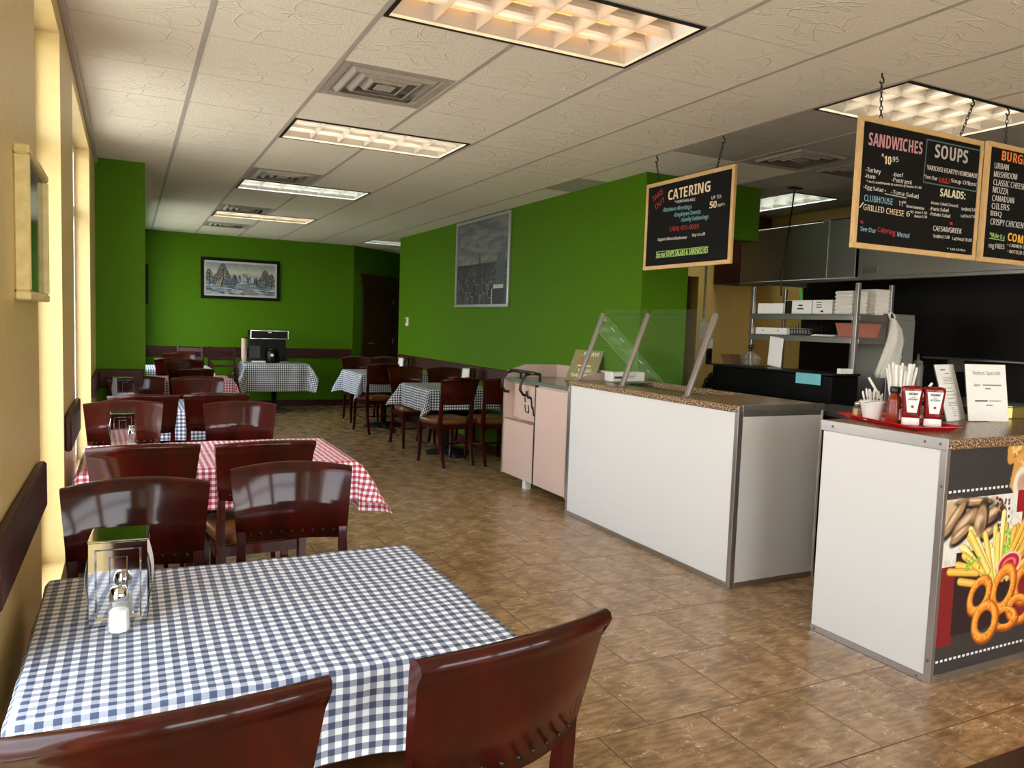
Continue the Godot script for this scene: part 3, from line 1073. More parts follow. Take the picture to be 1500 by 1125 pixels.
func build_chairs():
	var proto = make_chair()
	# [middle of the top of the back: x, d, turn in degrees (0 faces the back wall), label, group]
	var a := "dining chairs along the window wall"
	var b := "dining chairs along the green wall"
	var c := "dark cherry chair facing "
	var first := " side of the first blue gingham table"
	var list := [
		[0.061, 1.140, 2.4, c + "the back wall, window" + first, a],
		[0.632, 1.190, 11.0, c + "the back wall, aisle" + first, a],
		[0.023, 2.712, 178.0, c + "the entrance, window" + first, a],
		[0.540, 2.868, 174.0, c + "the entrance, aisle" + first, a],
		[0.056, 3.500, 1.5, c + "the back wall, window side of the draped red table", a],
		[0.542, 3.475, 3.0, c + "the back wall, aisle side of the draped red table", a],
		[-0.030, 5.180, 182.0, c + "the entrance, window side of the draped red table", a],
		[0.625, 5.045, 172.0, c + "the entrance, aisle side of the draped red table", a],
		[0.086, 5.630, -1.0, c + "the back wall, window side of table before green column", a],
		[0.550, 5.690, 1.5, c + "the back wall, aisle side of table before green column", a],
		[0.056, 7.165, 180.0, c + "the entrance, close in front of the green column", a],
		[0.529, 7.160, 186.0, c + "the entrance, just right of the green column's edge", a],
		[0.560, 8.310, 4.0, c + "the back wall, at the red table past green column", a],
		[0.590, 9.880, 180.0, c + "the entrance, at the red table past green column", a],
		[0.487, 10.240, -7.0, c + "the back wall, at table near the high chairs", a],
		[0.620, 11.760, 182.0, c + "the entrance, at table near the high chairs", a],
		[2.958, 11.000, 181.0, c + "the entrance, aisle side of table near dark door", b],
		[3.420, 11.030, 180.0, c + "the entrance, wall side of table near dark door", b],
		[2.890, 9.420, 6.0, c + "the back wall, aisle side of table near dark door", b],
		[2.950, 8.740, 183.0, c + "the entrance, aisle side of table near pink cabinet", b],
		[3.395, 8.620, 182.0, c + "the entrance, wall side of table near pink cabinet", b],
		[2.965, 7.050, 9.0, c + "the back wall, aisle side of table near pink cabinet", b],
		[3.410, 6.990, 0.0, c + "the back wall, wall side of table near pink cabinet", b],
	]
	for k in list.size():
		var q = list[k]
		var o = proto if k == list.size() - 1 else proto.duplicate()
		o.name = numbered("dining_chair")
		add_child(o)
		var turn := deg_to_rad(q[2])
		o.rotation.y = turn
		o.position = P(q[0], 0, q[1]) - Basis(Vector3.UP, turn) * Vector3(0, 0, 0.288)
		tag(o, q[3], "chair", q[4])
	# two slatted high chairs by the back wall
	var hc := Node3D.new()
	var st
	for s in [-1, 1]:
		for z in [-1, 1]:
			st = ST()
			bar(st, [Vector3(s * 0.225, 0, z * 0.22), Vector3(s * 0.19, 0.52, z * 0.16), Vector3(s * 0.175, 0.74 if z < 0 else 0.98, z * 0.15)], 0.034, 0.034)
			ob("leg", st, M.rail_wood, hc)
		ob("armrest", box_mesh(Vector3(0.03, 0.03, 0.34), 0.005, Vector3(s * 0.18, 0.74, 0)), M.rail_wood, hc)
	ob("seat", box_mesh(Vector3(0.34, 0.022, 0.31), 0.004, Vector3(0, 0.53, 0)), M.rail_wood, hc)
	for y in [0.80, 0.93]: ob("back_slat", box_mesh(Vector3(0.34, 0.06, 0.018), 0.004, Vector3(0, y, 0.15)), M.rail_wood, hc)
	for y in [0.16, 0.34]: ob("foot_rail", box_mesh(Vector3(0.40 - y * 0.12, 0.04, 0.02), 0.004, Vector3(0, y, -0.205 + y * 0.1)), M.rail_wood, hc)
	ob("front_rail", box_mesh(Vector3(0.34, 0.03, 0.02), 0.004, Vector3(0, 0.70, -0.15)), M.rail_wood, hc)
	for k in 2:
		var o = hc.duplicate() if k == 0 else hc
		o.name = numbered("high_chair")
		add_child(o)
		o.position = P([1.27, 0.75][k], 0, [12.30, 12.20][k])
		o.rotation.y = [PI, PI * 0.86][k]
		tag(o, ["dark wooden high chair with ladder slats, next to coffee table", "dark wooden high chair turned aside, left of another high chair"][k], "high chair", "high chairs at the back wall")


# ================================================================ counters
func screws(parent, pts: Array, r := 0.006):
	for p in pts:
		var st = ST(true)
		lathe(st, [[r, -0.002], [r, 0.001], [r * 0.6, 0.0026], [0.0, 0.003]], 10, p[0], p[1])
		ob("screw", st, M.screw, parent)


func build_counters():
	var face_x := Basis(Vector3.BACK, PI / 2)       # y axis turned to -x
	var face_d := Basis(Vector3.RIGHT, PI / 2)      # y axis turned to +z, towards the viewer
	# ---- long white counter with the glass guard
	var x0 := 3.055
	var x1 := 3.72
	var d0 := 3.245
	var d1 := 5.09
	var H := 1.05
	var c = thing("service_counter", "long white panelled counter with granite-look edge, under the glass guard", "counter", P((x0 + x1) * 0.5, 0, (d0 + d1) * 0.5))
	var o := -P((x0 + x1) * 0.5, 0, (d0 + d1) * 0.5)
	var add = func(called, st, look): return ob(called, st, look, c, o)
	add.call("body", slab_mesh(x0 + 0.012, x1, 0.0, H - 0.045, d0 + 0.012, d1), M.grey_plastic)
	add.call("front_panel", slab_mesh(x0 + 0.002, x0 + 0.012, 0.03, H - 0.040, d0 + 0.03, d1 - 0.022, 0.002), M.white_panel)
	add.call("end_panel", slab_mesh(x0 + 0.035, x1 - 0.016, 0.03, H - 0.058, d0 + 0.002, d0 + 0.012, 0.002), M.white_panel)
	add.call("corner_trim", slab_mesh(x0 - 0.001, x0 + 0.034, 0.0, H - 0.002, d0 - 0.001, d0 + 0.029, 0.002), M.alu)
	add.call("edge_trim", slab_mesh(x1 - 0.016, x1 + 0.002, 0.0, H - 0.03, d0 - 0.001, d0 + 0.02, 0.002), M.white_panel)
	add.call("edge_trim", slab_mesh(x0 - 0.001, x0 + 0.01, 0.0, H - 0.04, d1 - 0.022, d1 + 0.002, 0.002), M.alu)
	add.call("kick_strip", slab_mesh(x0 - 0.002, x0 + 0.01, 0.0, 0.03, d0 + 0.029, d1 - 0.02, 0.002), M.alu)
	add.call("kick_strip", slab_mesh(x0 + 0.035, x1 - 0.016, 0.0, 0.03, d0 - 0.002, d0 + 0.01, 0.002), M.alu)
	var top = ST()
	slab(top, x0 - 0.008, x0 + 0.20, H - 0.04, H, d0 + 0.004, d1, 0.006)
	slab(top, x0 + 0.20, x1 + 0.01, H - 0.04, H, d0 + 0.004, d0 + 0.62, 0.0)
	slab(top, x1 - 0.03, x1 + 0.01, H - 0.04, H, d0 + 0.62, d1, 0.0)
	add.call("worktop", top, M.granite)
	add.call("steel_strip", slab_mesh(x0 + 0.026, x1 + 0.004, H - 0.033, H + 0.006, d0 - 0.004, d0 + 0.004, 0.0015), M.steel)
	add.call("steel_strip", slab_mesh(x0 + 0.034, x1 - 0.02, H - 0.062, H - 0.034, d0 - 0.001, d0 + 0.004, 0.001), M.steel)
	var well = ST()
	slab(well, x0 + 0.20, x1 - 0.03, H - 0.10, H - 0.085, d0 + 0.62, d1)
	slab(well, x0 + 0.20, x0 + 0.21, H - 0.085, H - 0.004, d0 + 0.62, d1)
	slab(well, x0 + 0.21, x1 - 0.03, H - 0.085, H - 0.004, d0 + 0.62, d0 + 0.63)
	add.call("steel_well", well, M.steel)
	screws(c, [[o + P(x0 + 0.016, 0.95, d0 - 0.002), face_d], [o + P(x0 + 0.016, 0.10, d0 - 0.002), face_d], [o + P(x0 + 0.07, H - 0.012, d0 - 0.005), face_d], [o + P(x1 - 0.08, H - 0.012, d0 - 0.005), face_d], [o + P(x0 - 0.003, 0.016, d0 + 0.06), face_x], [o + P(x0 + 0.11, 0.016, d0 - 0.003), face_d]])
	# ---- glass guard on three posts
	var gx := 3.115
	var lean := 0.20
	var rise := 0.52
	var guard = thing("glass_guard", "slanted clear glass guard on three aluminium posts over the counter", "guard", P(gx, H, 4.4))
	var slope := Basis(Vector3.BACK, -atan2(lean, rise))
	var L := sqrt(lean * lean + rise * rise)
	for d in [5.06, 4.48, 3.77]:
		var st = ST()
		bx(st, slope * Vector3(0, L * 0.5, 0) + Vector3(0, 0.002, 4.4 - d), Vector3(0.024, L, 0.044), 0.006, slope)
		bx(st, slope * Vector3(-0.0135, L * 0.5, 0) + Vector3(0, 0.002, 4.4 - d), Vector3(0.006, L, 0.022), 0.002, slope)
		ob("post", st, M.alu, guard)
		ob("foot", box_mesh(Vector3(0.05, 0.008, 0.05), 0.002, Vector3(0.004, 0.004, 4.4 - d)), M.alu, guard)
	for q in [[5.04, 4.50], [4.46, 3.79]]:
		var g = ST()
		var a := slope * Vector3(0.0, 0.03, 0)
		var b := slope * Vector3(0.0, L + 0.035, 0)
		quad(g, a + Vector3(0, 0, 4.4 - q[0]), a + Vector3(0, 0, 4.4 - q[1]), b + Vector3(0, 0, 4.4 - q[1]), b + Vector3(0, 0, 4.4 - q[0]))
		ob("pane", g, M.guard, guard)
	# ---- counter with the food picture
	x0 = 3.03
	x1 = 4.75
	d0 = 2.0
	d1 = 2.64
	c = thing("order_counter", "white ended order counter with french fries and onion rings picture", "counter", P((x0 + x1) * 0.5, 0, (d0 + d1) * 0.5))
	o = -P((x0 + x1) * 0.5, 0, (d0 + d1) * 0.5)
	add = func(called, st, look): return ob(called, st, look, c, o)
	add.call("body", slab_mesh(x0 + 0.012, x1, 0.0, H - 0.045, d0 + 0.012, d1), M.grey_plastic)
	add.call("end_panel", slab_mesh(x0 + 0.002, x0 + 0.012, 0.03, H - 0.05, d0 + 0.03, d1 - 0.004, 0.002), M.white_panel)
	var art = ST()
	quad_uv(art, P(x0 + 0.024, 0.035, d0 + 0.003), P(x1, 0.035, d0 + 0.003), P(x1, H - 0.04, d0 + 0.003), P(x0 + 0.024, H - 0.04, d0 + 0.003))
	slab(art, x0 + 0.024, x1, 0.035, H - 0.04, d0 + 0.0035, d0 + 0.012)
	add.call("picture_panel", art, food_print(x0 + 0.024, x1, 0.035, H - 0.04))
	add.call("corner_trim", slab_mesh(x0 - 0.001, x0 + 0.024, 0.0, H - 0.045, d0 - 0.001, d0 + 0.030, 0.002), M.alu)
	add.call("kick_strip", slab_mesh(x0 - 0.002, x0 + 0.012, 0.0, 0.03, d0 + 0.030, d1, 0.002), M.alu)
	add.call("kick_strip", slab_mesh(x0 + 0.024, x1, 0.0, 0.035, d0 - 0.002, d0 + 0.012, 0.002), M.alu)
	top = ST()
	slab(top, x0 + 0.004, x1, H - 0.045, H, d0 - 0.012, d1 + 0.02, 0.006)
	add.call("worktop", top, M.granite)
	add.call("edge_strip", slab_mesh(x0 - 0.003, x0 + 0.004, H - 0.05, H + 0.002, d0 - 0.004, d1 + 0.01, 0.002), M.alu)
	screws(c, [[o + P(x0 - 0.004, H - 0.024, d0 + 0.03), face_x], [o + P(x0 - 0.004, H - 0.024, d0 + 0.10), face_x], [o + P(x0 - 0.004, H - 0.024, d1 - 0.06), face_x], [o + P(x0 - 0.003, 0.85, d0 + 0.013), face_x], [o + P(x0 - 0.003, 0.10, d0 + 0.013), face_x], [o + P(x0 - 0.003, 0.014, d0 + 0.06), face_x], [o + P(x0 - 0.003, 0.014, d1 - 0.03), face_x], [o + P(x0 + 0.05, 0.018, d0 - 0.003), face_d]])
	# ---- pink waste cabinet
	x0 = 3.08
	x1 = 3.645
	d0 = 5.13
	d1 = 6.31
	H = 0.985
	c = thing("waste_cabinet", "pink laminate waste cabinet with two doors and looped black handle", "cabinet", P((x0 + x1) * 0.5, 0, (d0 + d1) * 0.5))
	o = -P((x0 + x1) * 0.5, 0, (d0 + d1) * 0.5)
	add = func(called, st, look): return ob(called, st, look, c, o)
	var hull = ST()
	slab(hull, x0 + 0.03, x1, 0.10, 0.61, d0 + 0.022, d1 - 0.022)
	slab(hull, x0 + 0.03, x1, 0.61, H - 0.03, d0 + 0.022, 5.70)
	slab(hull, x0 + 0.12, x1, 0.61, H - 0.03, 5.70, d1 - 0.022)
	add.call("carcass", hull, M.pink)
	# end panels: tall at the back, rounded down to the front
	for d in [d0, d1 - 0.022]:
		var poly := PackedVector2Array([Vector2(x0, 0.10), Vector2(x1, 0.10), Vector2(x1, 1.10), Vector2(x0 + 0.22, 1.10)])
		for k in 7:
			var a := PI / 2 + PI / 2 * k / 6.0
			poly.append(Vector2(x0 + 0.10 + 0.10 * cos(a), 0.965 + 0.10 * sin(a)))
		var st = ST()
		prism(st, poly, -d - 0.022, -d)
		add.call("end_panel", st, M.pink)
	for d in [d0, d1 - 0.022]: add.call("edge_band", slab_mesh(x0 - 0.003, x0 + 0.001, 0.10, 0.955, d, d + 0.022, 0.001), M.alu)
	for d in [5.685, 5.708]: add.call("edge_band", slab_mesh(x0 + 0.003, x0 + 0.006, 0.105, 0.615 if d > 5.7 else H - 0.045, d, d + 0.006), M.alu)
	add.call("edge_band", slab_mesh(x0 + 0.003, x0 + 0.007, 0.609, 0.617, 5.708, d1 - 0.026), M.alu)
	add.call("back_board", slab_mesh(x1 - 0.02, x1, H, 1.10, d0 + 0.022, d1 - 0.022), M.pink)
	add.call("worktop", slab_mesh(x0 + 0.008, x1 - 0.02, H - 0.03, H, d0 + 0.022, d1 - 0.022, 0.004), M.teal_top)
	add.call("door", slab_mesh(x0 + 0.005, x0 + 0.025, 0.105, H - 0.045, d0 + 0.026, 5.692, 0.003), M.pink)
	add.call("door", slab_mesh(x0 + 0.005, x0 + 0.025, 0.105, 0.615, 5.708, d1 - 0.026, 0.003), M.pink)
	add.call("divider", slab_mesh(x0 + 0.004, x0 + 0.03, 0.10, H - 0.03, 5.693, 5.707), M.gap_shade)  # strip filling the door gap, coloured black as its shade
	add.call("recess", slab_mesh(x0 + 0.10, x0 + 0.11, 0.615, H - 0.03, 5.708, d1 - 0.026), M.pink)
	var flap = ST()
	bx(flap, P(x0 + 0.045, 0.78, 5.92), Vector3(0.014, 0.32, 0.40), 0.003, Basis(Vector3.BACK, 0.12))
	var fl = add.call("flap", flap, M.pink)
	# print on the flap: a bent figure dropping litter in a bin
	var ink = ST()
	var dot = func(y, d, w, h): bx(ink, P(x0 + 0.036 + (y - 0.78) * -0.12, y, d), Vector3(0.004, h, w), 0, Basis(Vector3.BACK, 0.12))
	dot.call(0.875, 5.90, 0.03, 0.028)
	dot.call(0.835, 5.86, 0.07, 0.022)
	dot.call(0.79, 5.82, 0.022, 0.10)
	dot.call(0.72, 5.80, 0.02, 0.08)
	dot.call(0.81, 5.94, 0.016, 0.05)
	dot.call(0.735, 5.95, 0.012, 0.06)
	dot.call(0.70, 5.915, 0.06, 0.012)
	dot.call(0.735, 5.885, 0.012, 0.06)
	ob("litter_symbol", ink, M.black_plastic, fl)
	var loop_pts = func(d): return [P(x0 + 0.13, H + 0.05, d), P(x0 + 0.06, H + 0.062, d), P(x0 - 0.01, H + 0.045, d), P(x0 - 0.055, H - 0.02, d), P(x0 - 0.062, H - 0.08, d), P(x0 - 0.03, H - 0.125, d), P(x0 + 0.012, H - 0.13, d)]
	var hd = ST(true)
	for d in [6.22, 5.86]: tube(hd, loop_pts.call(d), 0.013, 8)
	tube(hd, [P(x0 + 0.03, H + 0.066, 6.24), P(x0 + 0.03, H + 0.066, 5.76)], 0.015, 8)
	for d in [6.22, 5.86]: tube(hd, [P(x0 + 0.13, H - 0.005, d), P(x0 + 0.13, H + 0.055, d)], 0.013, 8)
	add.call("handle", hd, M.black_plastic)
	for q in [[x0 + 0.10, 5.98], [x0 + 0.30, 5.20], [x1 - 0.06, 5.98], [x1 - 0.06, 5.30]]:
		add.call("foot", slab_mesh(q[0] - 0.03, q[0] + 0.03, 0.0, 0.10, q[1] - 0.03, q[1] + 0.03, 0.004), M.white_plastic)


# ---------------------------------------------------------------- prints
func blob(img: Image, c: Vector2, r: Vector2, rot: float, col: Color, hole := 0.0, soft := 0.15):
	var big := maxf(r.x, r.y)
	for y in range(maxi(int(c.y - big), 0), mini(int(c.y + big) + 1, img.get_height())):
		for x in range(maxi(int(c.x - big), 0), mini(int(c.x + big) + 1, img.get_width())):
			var p := (Vector2(x, y) - c).rotated(-rot) / r
			var l := p.length()
			var a := clampf((1.0 - l) / soft, 0, 1)
			if hole > 0.0: a *= clampf((l - hole) / soft, 0, 1)
			if a > 0.0: img.set_pixel(x, y, img.get_pixel(x, y).lerp(col, a * col.a))


func stroke(img: Image, a: Vector2, b: Vector2, w: float, col: Color):
	var n := int(a.distance_to(b) / maxf(w * 0.4, 1.0)) + 1
	for k in n + 1: blob(img, a.lerp(b, float(k) / n), Vector2(w, w), 0.0, col, 0.0, 0.4)


func rect(img: Image, a: Vector2, b: Vector2, col: Color):
	img.fill_rect(Rect2i(Vector2i(a), Vector2i(b - a)), col)


func food_print(xa: float, xb: float, ya: float, yb: float) -> StandardMaterial3D:
	var W := 1240
	var Hh := int(W * (yb - ya) / (xb - xa))
	var img := Image.create(W, Hh, false, Image.FORMAT_RGB8)
	img.fill(c8(52, 49, 49))
	var k := W / (xb - xa)
	var q := func(x, y) -> Vector2: return Vector2((x - xa) * k, (yb - y) * k)
	var rng := RandomNumberGenerator.new()
	rng.seed = 77
	# mushroom photograph, red field and dark box
	rect(img, q.call(3.054, 0.79), q.call(3.62, 0.50), c8(222, 220, 206))
	for n in 260: blob(img, q.call(rng.randf_range(3.06, 3.6), rng.randf_range(0.5, 0.79)), Vector2(rng.randf_range(8, 26), rng.randf_range(4, 12)), rng.randf() * 3, Color(0.55, 0.50, 0.42, 0.10), 0, 0.6)
	for n in 90: blob(img, q.call(rng.randf_range(3.06, 3.40), rng.randf_range(0.70, 0.79)), Vector2(26, 12), rng.randf_range(-0.4, 0.4), Color(c8(196, 160, 118), 0.35), 0, 0.7)
	for m in [[3.25, 0.765, 0.15, 0.028, 0.05], [3.12, 0.70, 0.13, 0.04, -0.8], [3.20, 0.68, 0.12, 0.055, -0.55], [3.17, 0.63, 0.09, 0.035, -0.5], [3.38, 0.70, 0.10, 0.05, -0.4], [3.30, 0.67, 0.055, 0.13, 0.2], [3.36, 0.62, 0.06, 0.035, -0.3]]:
		var p: Vector2 = q.call(m[0], m[1])
		blob(img, p, Vector2(m[2], m[3]) * k, m[4], c8(34, 26, 22), 0, 0.25)
		blob(img, p + Vector2(-4, -5), Vector2(m[2] * 0.9, m[3] * 0.72) * k, m[4], c8(168, 130, 94), 0, 0.25)
		blob(img, p + Vector2(-8, -10), Vector2(m[2] * 0.6, m[3] * 0.3) * k, m[4], c8(214, 186, 150), 0, 0.5)
		blob(img, p + Vector2(6, 8), Vector2(m[2] * 0.5, m[3] * 0.32) * k, m[4], Color(c8(70, 50, 40), 0.55), 0, 0.6)
	for n in 70: blob(img, q.call(rng.randf_range(3.40, 3.50), rng.randf_range(0.60, 0.78)), Vector2(7, 7), 0, Color(c8(70, 34, 40), 0.8), 0, 0.5)
	rect(img, q.call(3.054, 0.50), q.call(3.16, 0.15), c8(122, 22, 28))
	rect(img, q.call(3.15, 0.555), q.call(3.75, 0.19), c8(40, 24, 28))
	rect(img, q.call(3.6, 0.80), q.call(4.4, 0.19), c8(120, 24, 30))
	# perforation dashes
	for row in [0.823, 0.088]:
		var x: float = xa + 0.012
		while x < xb:
			rect(img, q.call(x, row + 0.006), q.call(x + 0.019, row - 0.005), c8(226, 224, 220))
			x += 0.030
	# breaded chicken, sauce glass
	for n in 900:
		blob(img, q.call(rng.randf_range(3.50, 4.1), rng.randf_range(0.82, 1.0)) if n < 260 else q.call(3.47 + rng.randf() * 0.5, 1.0 - rng.randf() * 0.06), Vector2(18, 16), 0, c8(204, 150, 78), 0, 0.4)
	for n in 420:
		var p := Vector2(rng.randf_range(3.44, 3.95), rng.randf_range(0.80, 1.0))
		if p.y < 1.02 - (p.x - 3.42) * 0.75 and p.x < 3.62: continue
		blob(img, q.call(p.x, p.y), Vector2(rng.randf_range(6, 16), rng.randf_range(5, 12)), rng.randf() * 3, [c8(214, 160, 84), c8(236, 196, 124), c8(176, 118, 54)][n % 3], 0, 0.5)
	blob(img, q.call(3.57, 0.83), Vector2(0.065, 0.09) * k, 0.2, c8(226, 214, 196), 0, 0.2)
	blob(img, q.call(3.575, 0.835), Vector2(0.04, 0.05) * k, 0.2, c8(190, 150, 130), 0, 0.4)
	rect(img, q.call(3.555, 0.80), q.call(3.70, 0.70), c8(150, 20, 30))
	# fries in a fan
	for n in 46:
		var a := rng.randf_range(-1.45, 1.1)
		var base := Vector2(3.45 + a * 0.10, 0.45 + rng.randf_range(-0.05, 0.03))
		var len_ := rng.randf_range(0.13, 0.25) * (1.0 if a > -1.0 else 0.8)
		var tip := base + Vector2(sin(a), cos(a)) * len_
		var tone: Color = [c8(246, 206, 96), c8(232, 176, 62), c8(252, 226, 140), c8(238, 190, 70)][n % 4]
		stroke(img, q.call(base.x, base.y), q.call(tip.x, tip.y), 0.021 * k, tone.darkened(0.28))
		stroke(img, q.call(base.x, base.y) + Vector2(-2, -1), q.call(tip.x, tip.y) + Vector2(-2, -1), 0.0165 * k, tone)
		stroke(img, q.call(base.x, base.y) + Vector2(-5, -2), q.call(tip.x, tip.y) + Vector2(-5, -2), 0.005 * k, tone.lightened(0.25))
	for n in 26: blob(img, q.call(3.503 + rng.randf_range(-0.02, 0.02), 0.575 + rng.randf_range(-0.05, 0.05)), Vector2(9, 7), rng.randf() * 3, [c8(120, 180, 50), c8(170, 210, 90)][n % 2], 0, 0.4)
	for n in 16: blob(img, q.call(3.27 + rng.randf_range(-0.05, 0.05), 0.50 + rng.randf_range(-0.025, 0.025)), Vector2(8, 6), rng.randf() * 3, c8(140, 180, 60), 0, 0.4)
	blob(img, q.call(3.53, 0.465), Vector2(0.095, 0.062) * k, -0.2, c8(238, 190, 186), 0, 0.12)
	blob(img, q.call(3.53, 0.467), Vector2(0.082, 0.05) * k, -0.2, c8(176, 30, 42), 0, 0.15)
	blob(img, q.call(3.53, 0.467), Vector2(0.06, 0.034) * k, -0.2, c8(226, 120, 128), 0.45, 0.25)
	# onion rings
	for m in [[3.33, 0.35, 0.075, 0.10, 0.7], [3.66, 0.36, 0.09, 0.10, 0.5], [3.50, 0.36, 0.085, 0.125, 0.45], [3.63, 0.25, 0.10, 0.07, 0.2], [3.53, 0.22, 0.10, 0.055, 0.1], [3.385, 0.225, 0.095, 0.10, 0.7]]:
		var p: Vector2 = q.call(m[0], m[1])
		blob(img, p + Vector2(3, 4), Vector2(m[2] + 0.008, m[3] + 0.008) * k, m[4], c8(150, 70, 16), 0.44, 0.10)
		blob(img, p, Vector2(m[2], m[3]) * k, m[4], c8(222, 128, 36), 0.48, 0.12)
		blob(img, p + Vector2(-3, -5), Vector2(m[2] * 0.9, m[3] * 0.9) * k, m[4], c8(242, 168, 70), 0.66, 0.14)
		for n in 50:
			var t := rng.randf() * TAU
			blob(img, p + (Vector2(cos(t) * m[2], sin(t) * m[3]) * k * rng.randf_range(0.62, 0.95)).rotated(m[4]), Vector2(5, 4), t, Color([c8(196, 98, 24), c8(250, 190, 96)][n % 2], 0.6), 0, 0.5)
	var look := mat(Color.WHITE, 0.35)
	look.albedo_texture = tex(img)
	return look


# ================================================================ hanging menu boards
# [words, start and end along the board, height at start and end, letter height, chalk]
const SANDWICH_TEXT = [
	["SANDWICHES", 3.109, 3.492, 2.388, 2.393, 0.060, "pink"],
	["$", 3.204, 3.219, 2.325, 2.325, 0.015, "w"],
	["10", 3.224, 3.273, 2.306, 2.306, 0.039, "cream"],
	[".95", 3.274, 3.324, 2.315, 2.318, 0.024, "w"],
	["-Turkey", 3.100, 3.206, 2.243, 2.244, 0.027, "w"],
	["-Ham", 3.099, 3.170, 2.216, 2.218, 0.018, "w"],
	["-Beef", 3.290, 3.366, 2.245, 2.249, 0.019, "w"],
	["-Pastrami", 3.285, 3.430, 2.220, 2.221, 0.019, "w"],
	["* incl condiments & sauces (Cheese $1.00", 3.112, 3.506, 2.191, 2.203, 0.014, "w"],
	["-Egg Salad •", 3.095, 3.250, 2.163, 2.159, 0.024, "w"],
	["-Tuna Salad", 3.286, 3.489, 2.163, 2.160, 0.020, "w"],
	["CLUBHOUSE", 3.105, 3.304, 2.115, 2.115, 0.029, "blue"],
	["11", 3.349, 3.375, 2.114, 2.113, 0.024, "w"],
	["95", 3.380, 3.401, 2.122, 2.121, 0.012, "w"],
	["Bacon Sandwiches", 3.406, 3.539, 2.106, 2.106, 0.014, "w"],
	["GRILLED CHEESE", 3.104, 3.391, 2.072, 2.067, 0.027, "cream"],
	["6", 3.410, 3.434, 2.069, 2.070, 0.026, "w"],
	["95", 3.438, 3.460, 2.081, 2.081, 0.012, "w"],
	["-Ham 1.50", 3.468, 3.561, 2.082, 2.086, 0.013, "w"],
	["-Bacon 1.50", 3.464, 3.563, 2.063, 2.067, 0.013, "w"],
	["*", 3.089, 3.111, 2.002, 2.000, 0.015, "red"],
	["/", 3.074, 3.106, 2.078, 2.080, 0.025, "cream"],
	["See Our", 3.094, 3.201, 1.970, 1.967, 0.021, "blue"],
	["Catering", 3.213, 3.338, 1.973, 1.966, 0.032, "red"],
	["Menu!", 3.354, 3.443, 1.966, 1.964, 0.023, "blue"],
	["SOUPS", 3.588, 3.847, 2.395, 2.395, 0.066, "grey"],
	["VARIOUS! HEARTY! HOMEMADE", 3.537, 3.935, 2.308, 2.310, 0.023, "w"],
	["*See Our", 3.515, 3.622, 2.263, 2.261, 0.019, "w"],
	["DAILY", 3.635, 3.724, 2.262, 2.262, 0.019, "red"],
	["Soup Offers!", 3.729, 3.932, 2.263, 2.264, 0.027, "w"],
	["SALADS:", 3.650, 3.852, 2.198, 2.201, 0.039, "cream2"],
	["-House Salad (Tossed)", 3.582, 3.799, 2.139, 2.143, 0.018, "w"],
	["-Pasta Salad", 3.580, 3.726, 2.111, 2.115, 0.017, "w"],
	["-Potato Salad", 3.581, 3.742, 2.086, 2.088, 0.017, "w"],
	["Sm(8oz) 5.00", 3.827, 3.952, 2.131, 2.137, 0.019, "w"],
	["La(16oz) 7.00", 3.828, 3.951, 2.096, 2.103, 0.017, "w"],
	["CAESAR/GREEK", 3.618, 3.843, 2.017, 2.020, 0.025, "w"],
	["Sm(8oz) 7.00", 3.623, 3.750, 1.977, 1.980, 0.019, "w"],
	["La(16oz) 10.00", 3.774, 3.930, 1.977, 1.979, 0.019, "w"],
	["* TAX EXTRA", 3.737, 3.886, 1.924, 1.925, 0.011, "w"],
]
const BURGER_TEXT = [
	["BURGERS", 4.129, 4.435, 2.441, 2.438, 0.049, "orange"],
	["URBAN", 4.072, 4.194, 2.382, 2.385, 0.030, "w"],
	["MUSHROOM", 4.073, 4.274, 2.339, 2.345, 0.030, "w"],
	["CLASSIC CHEESE", 4.074, 4.352, 2.297, 2.300, 0.030, "w"],
	["MOZZA", 4.075, 4.208, 2.258, 2.259, 0.031, "w"],
	["CANADIAN", 4.074, 4.264, 2.214, 2.219, 0.030, "w"],
	["OILERS", 4.076, 4.228, 2.173, 2.177, 0.030, "w"],
	["BBQ", 4.072, 4.165, 2.132, 2.133, 0.031, "w"],
	["CRISPY CHICKEN", 4.076, 4.366, 2.092, 2.094, 0.031, "w"],
	["*Make it a", 4.077, 4.207, 2.024, 2.020, 0.026, "green"],
	["COMBO", 4.237, 4.466, 2.026, 2.014, 0.043, "yellow"],
	["reg FRIES", 4.079, 4.213, 1.963, 1.963, 0.033, "w"],
	["• CANNED DRINK", 4.240, 4.460, 1.981, 1.979, 0.017, "w"],
	["• BOTTLED DRINK", 4.245, 4.465, 1.948, 1.947, 0.018, "w"],
]
const CATERING_TEXT = [
	["TAKE", 4.557, 4.445, 2.387, 2.435, 0.035, "red"],
	["OUT", 4.523, 4.418, 2.330, 2.376, 0.035, "red"],
	["CATERING", 4.380, 3.947, 2.395, 2.398, 0.069, "cream"],
	["* NOW AVAILABLE", 4.305, 4.090, 2.341, 2.333, 0.019, "w"],
	["-Business Meetings", 4.434, 4.121, 2.298, 2.285, 0.039, "teal"],
	["-Employee Events", 4.308, 4.027, 2.249, 2.241, 0.039, "teal"],
	["-Family Gatherings", 4.230, 3.949, 2.207, 2.200, 0.038, "teal"],
	["(780) 455-0035", 4.345, 4.040, 2.157, 2.148, 0.035, "red"],
	["Support Alberta Businesses", 4.476, 4.157, 2.096, 2.086, 0.028, "w"],
	["Buy Local!!", 4.101, 3.974, 2.095, 2.093, 0.026, "w"],
	["See our SOUPS SALADS & SANDWICHES", 4.485, 3.937, 1.991, 1.990, 0.036, "green"],
	["UP TO:", 3.929, 3.835, 2.319, 2.319, 0.022, "w"],
	["50", 3.944, 3.876, 2.276, 2.274, 0.044, "cream"],
	["ppl's", 3.864, 3.801, 2.265, 2.263, 0.024, "w"],
]


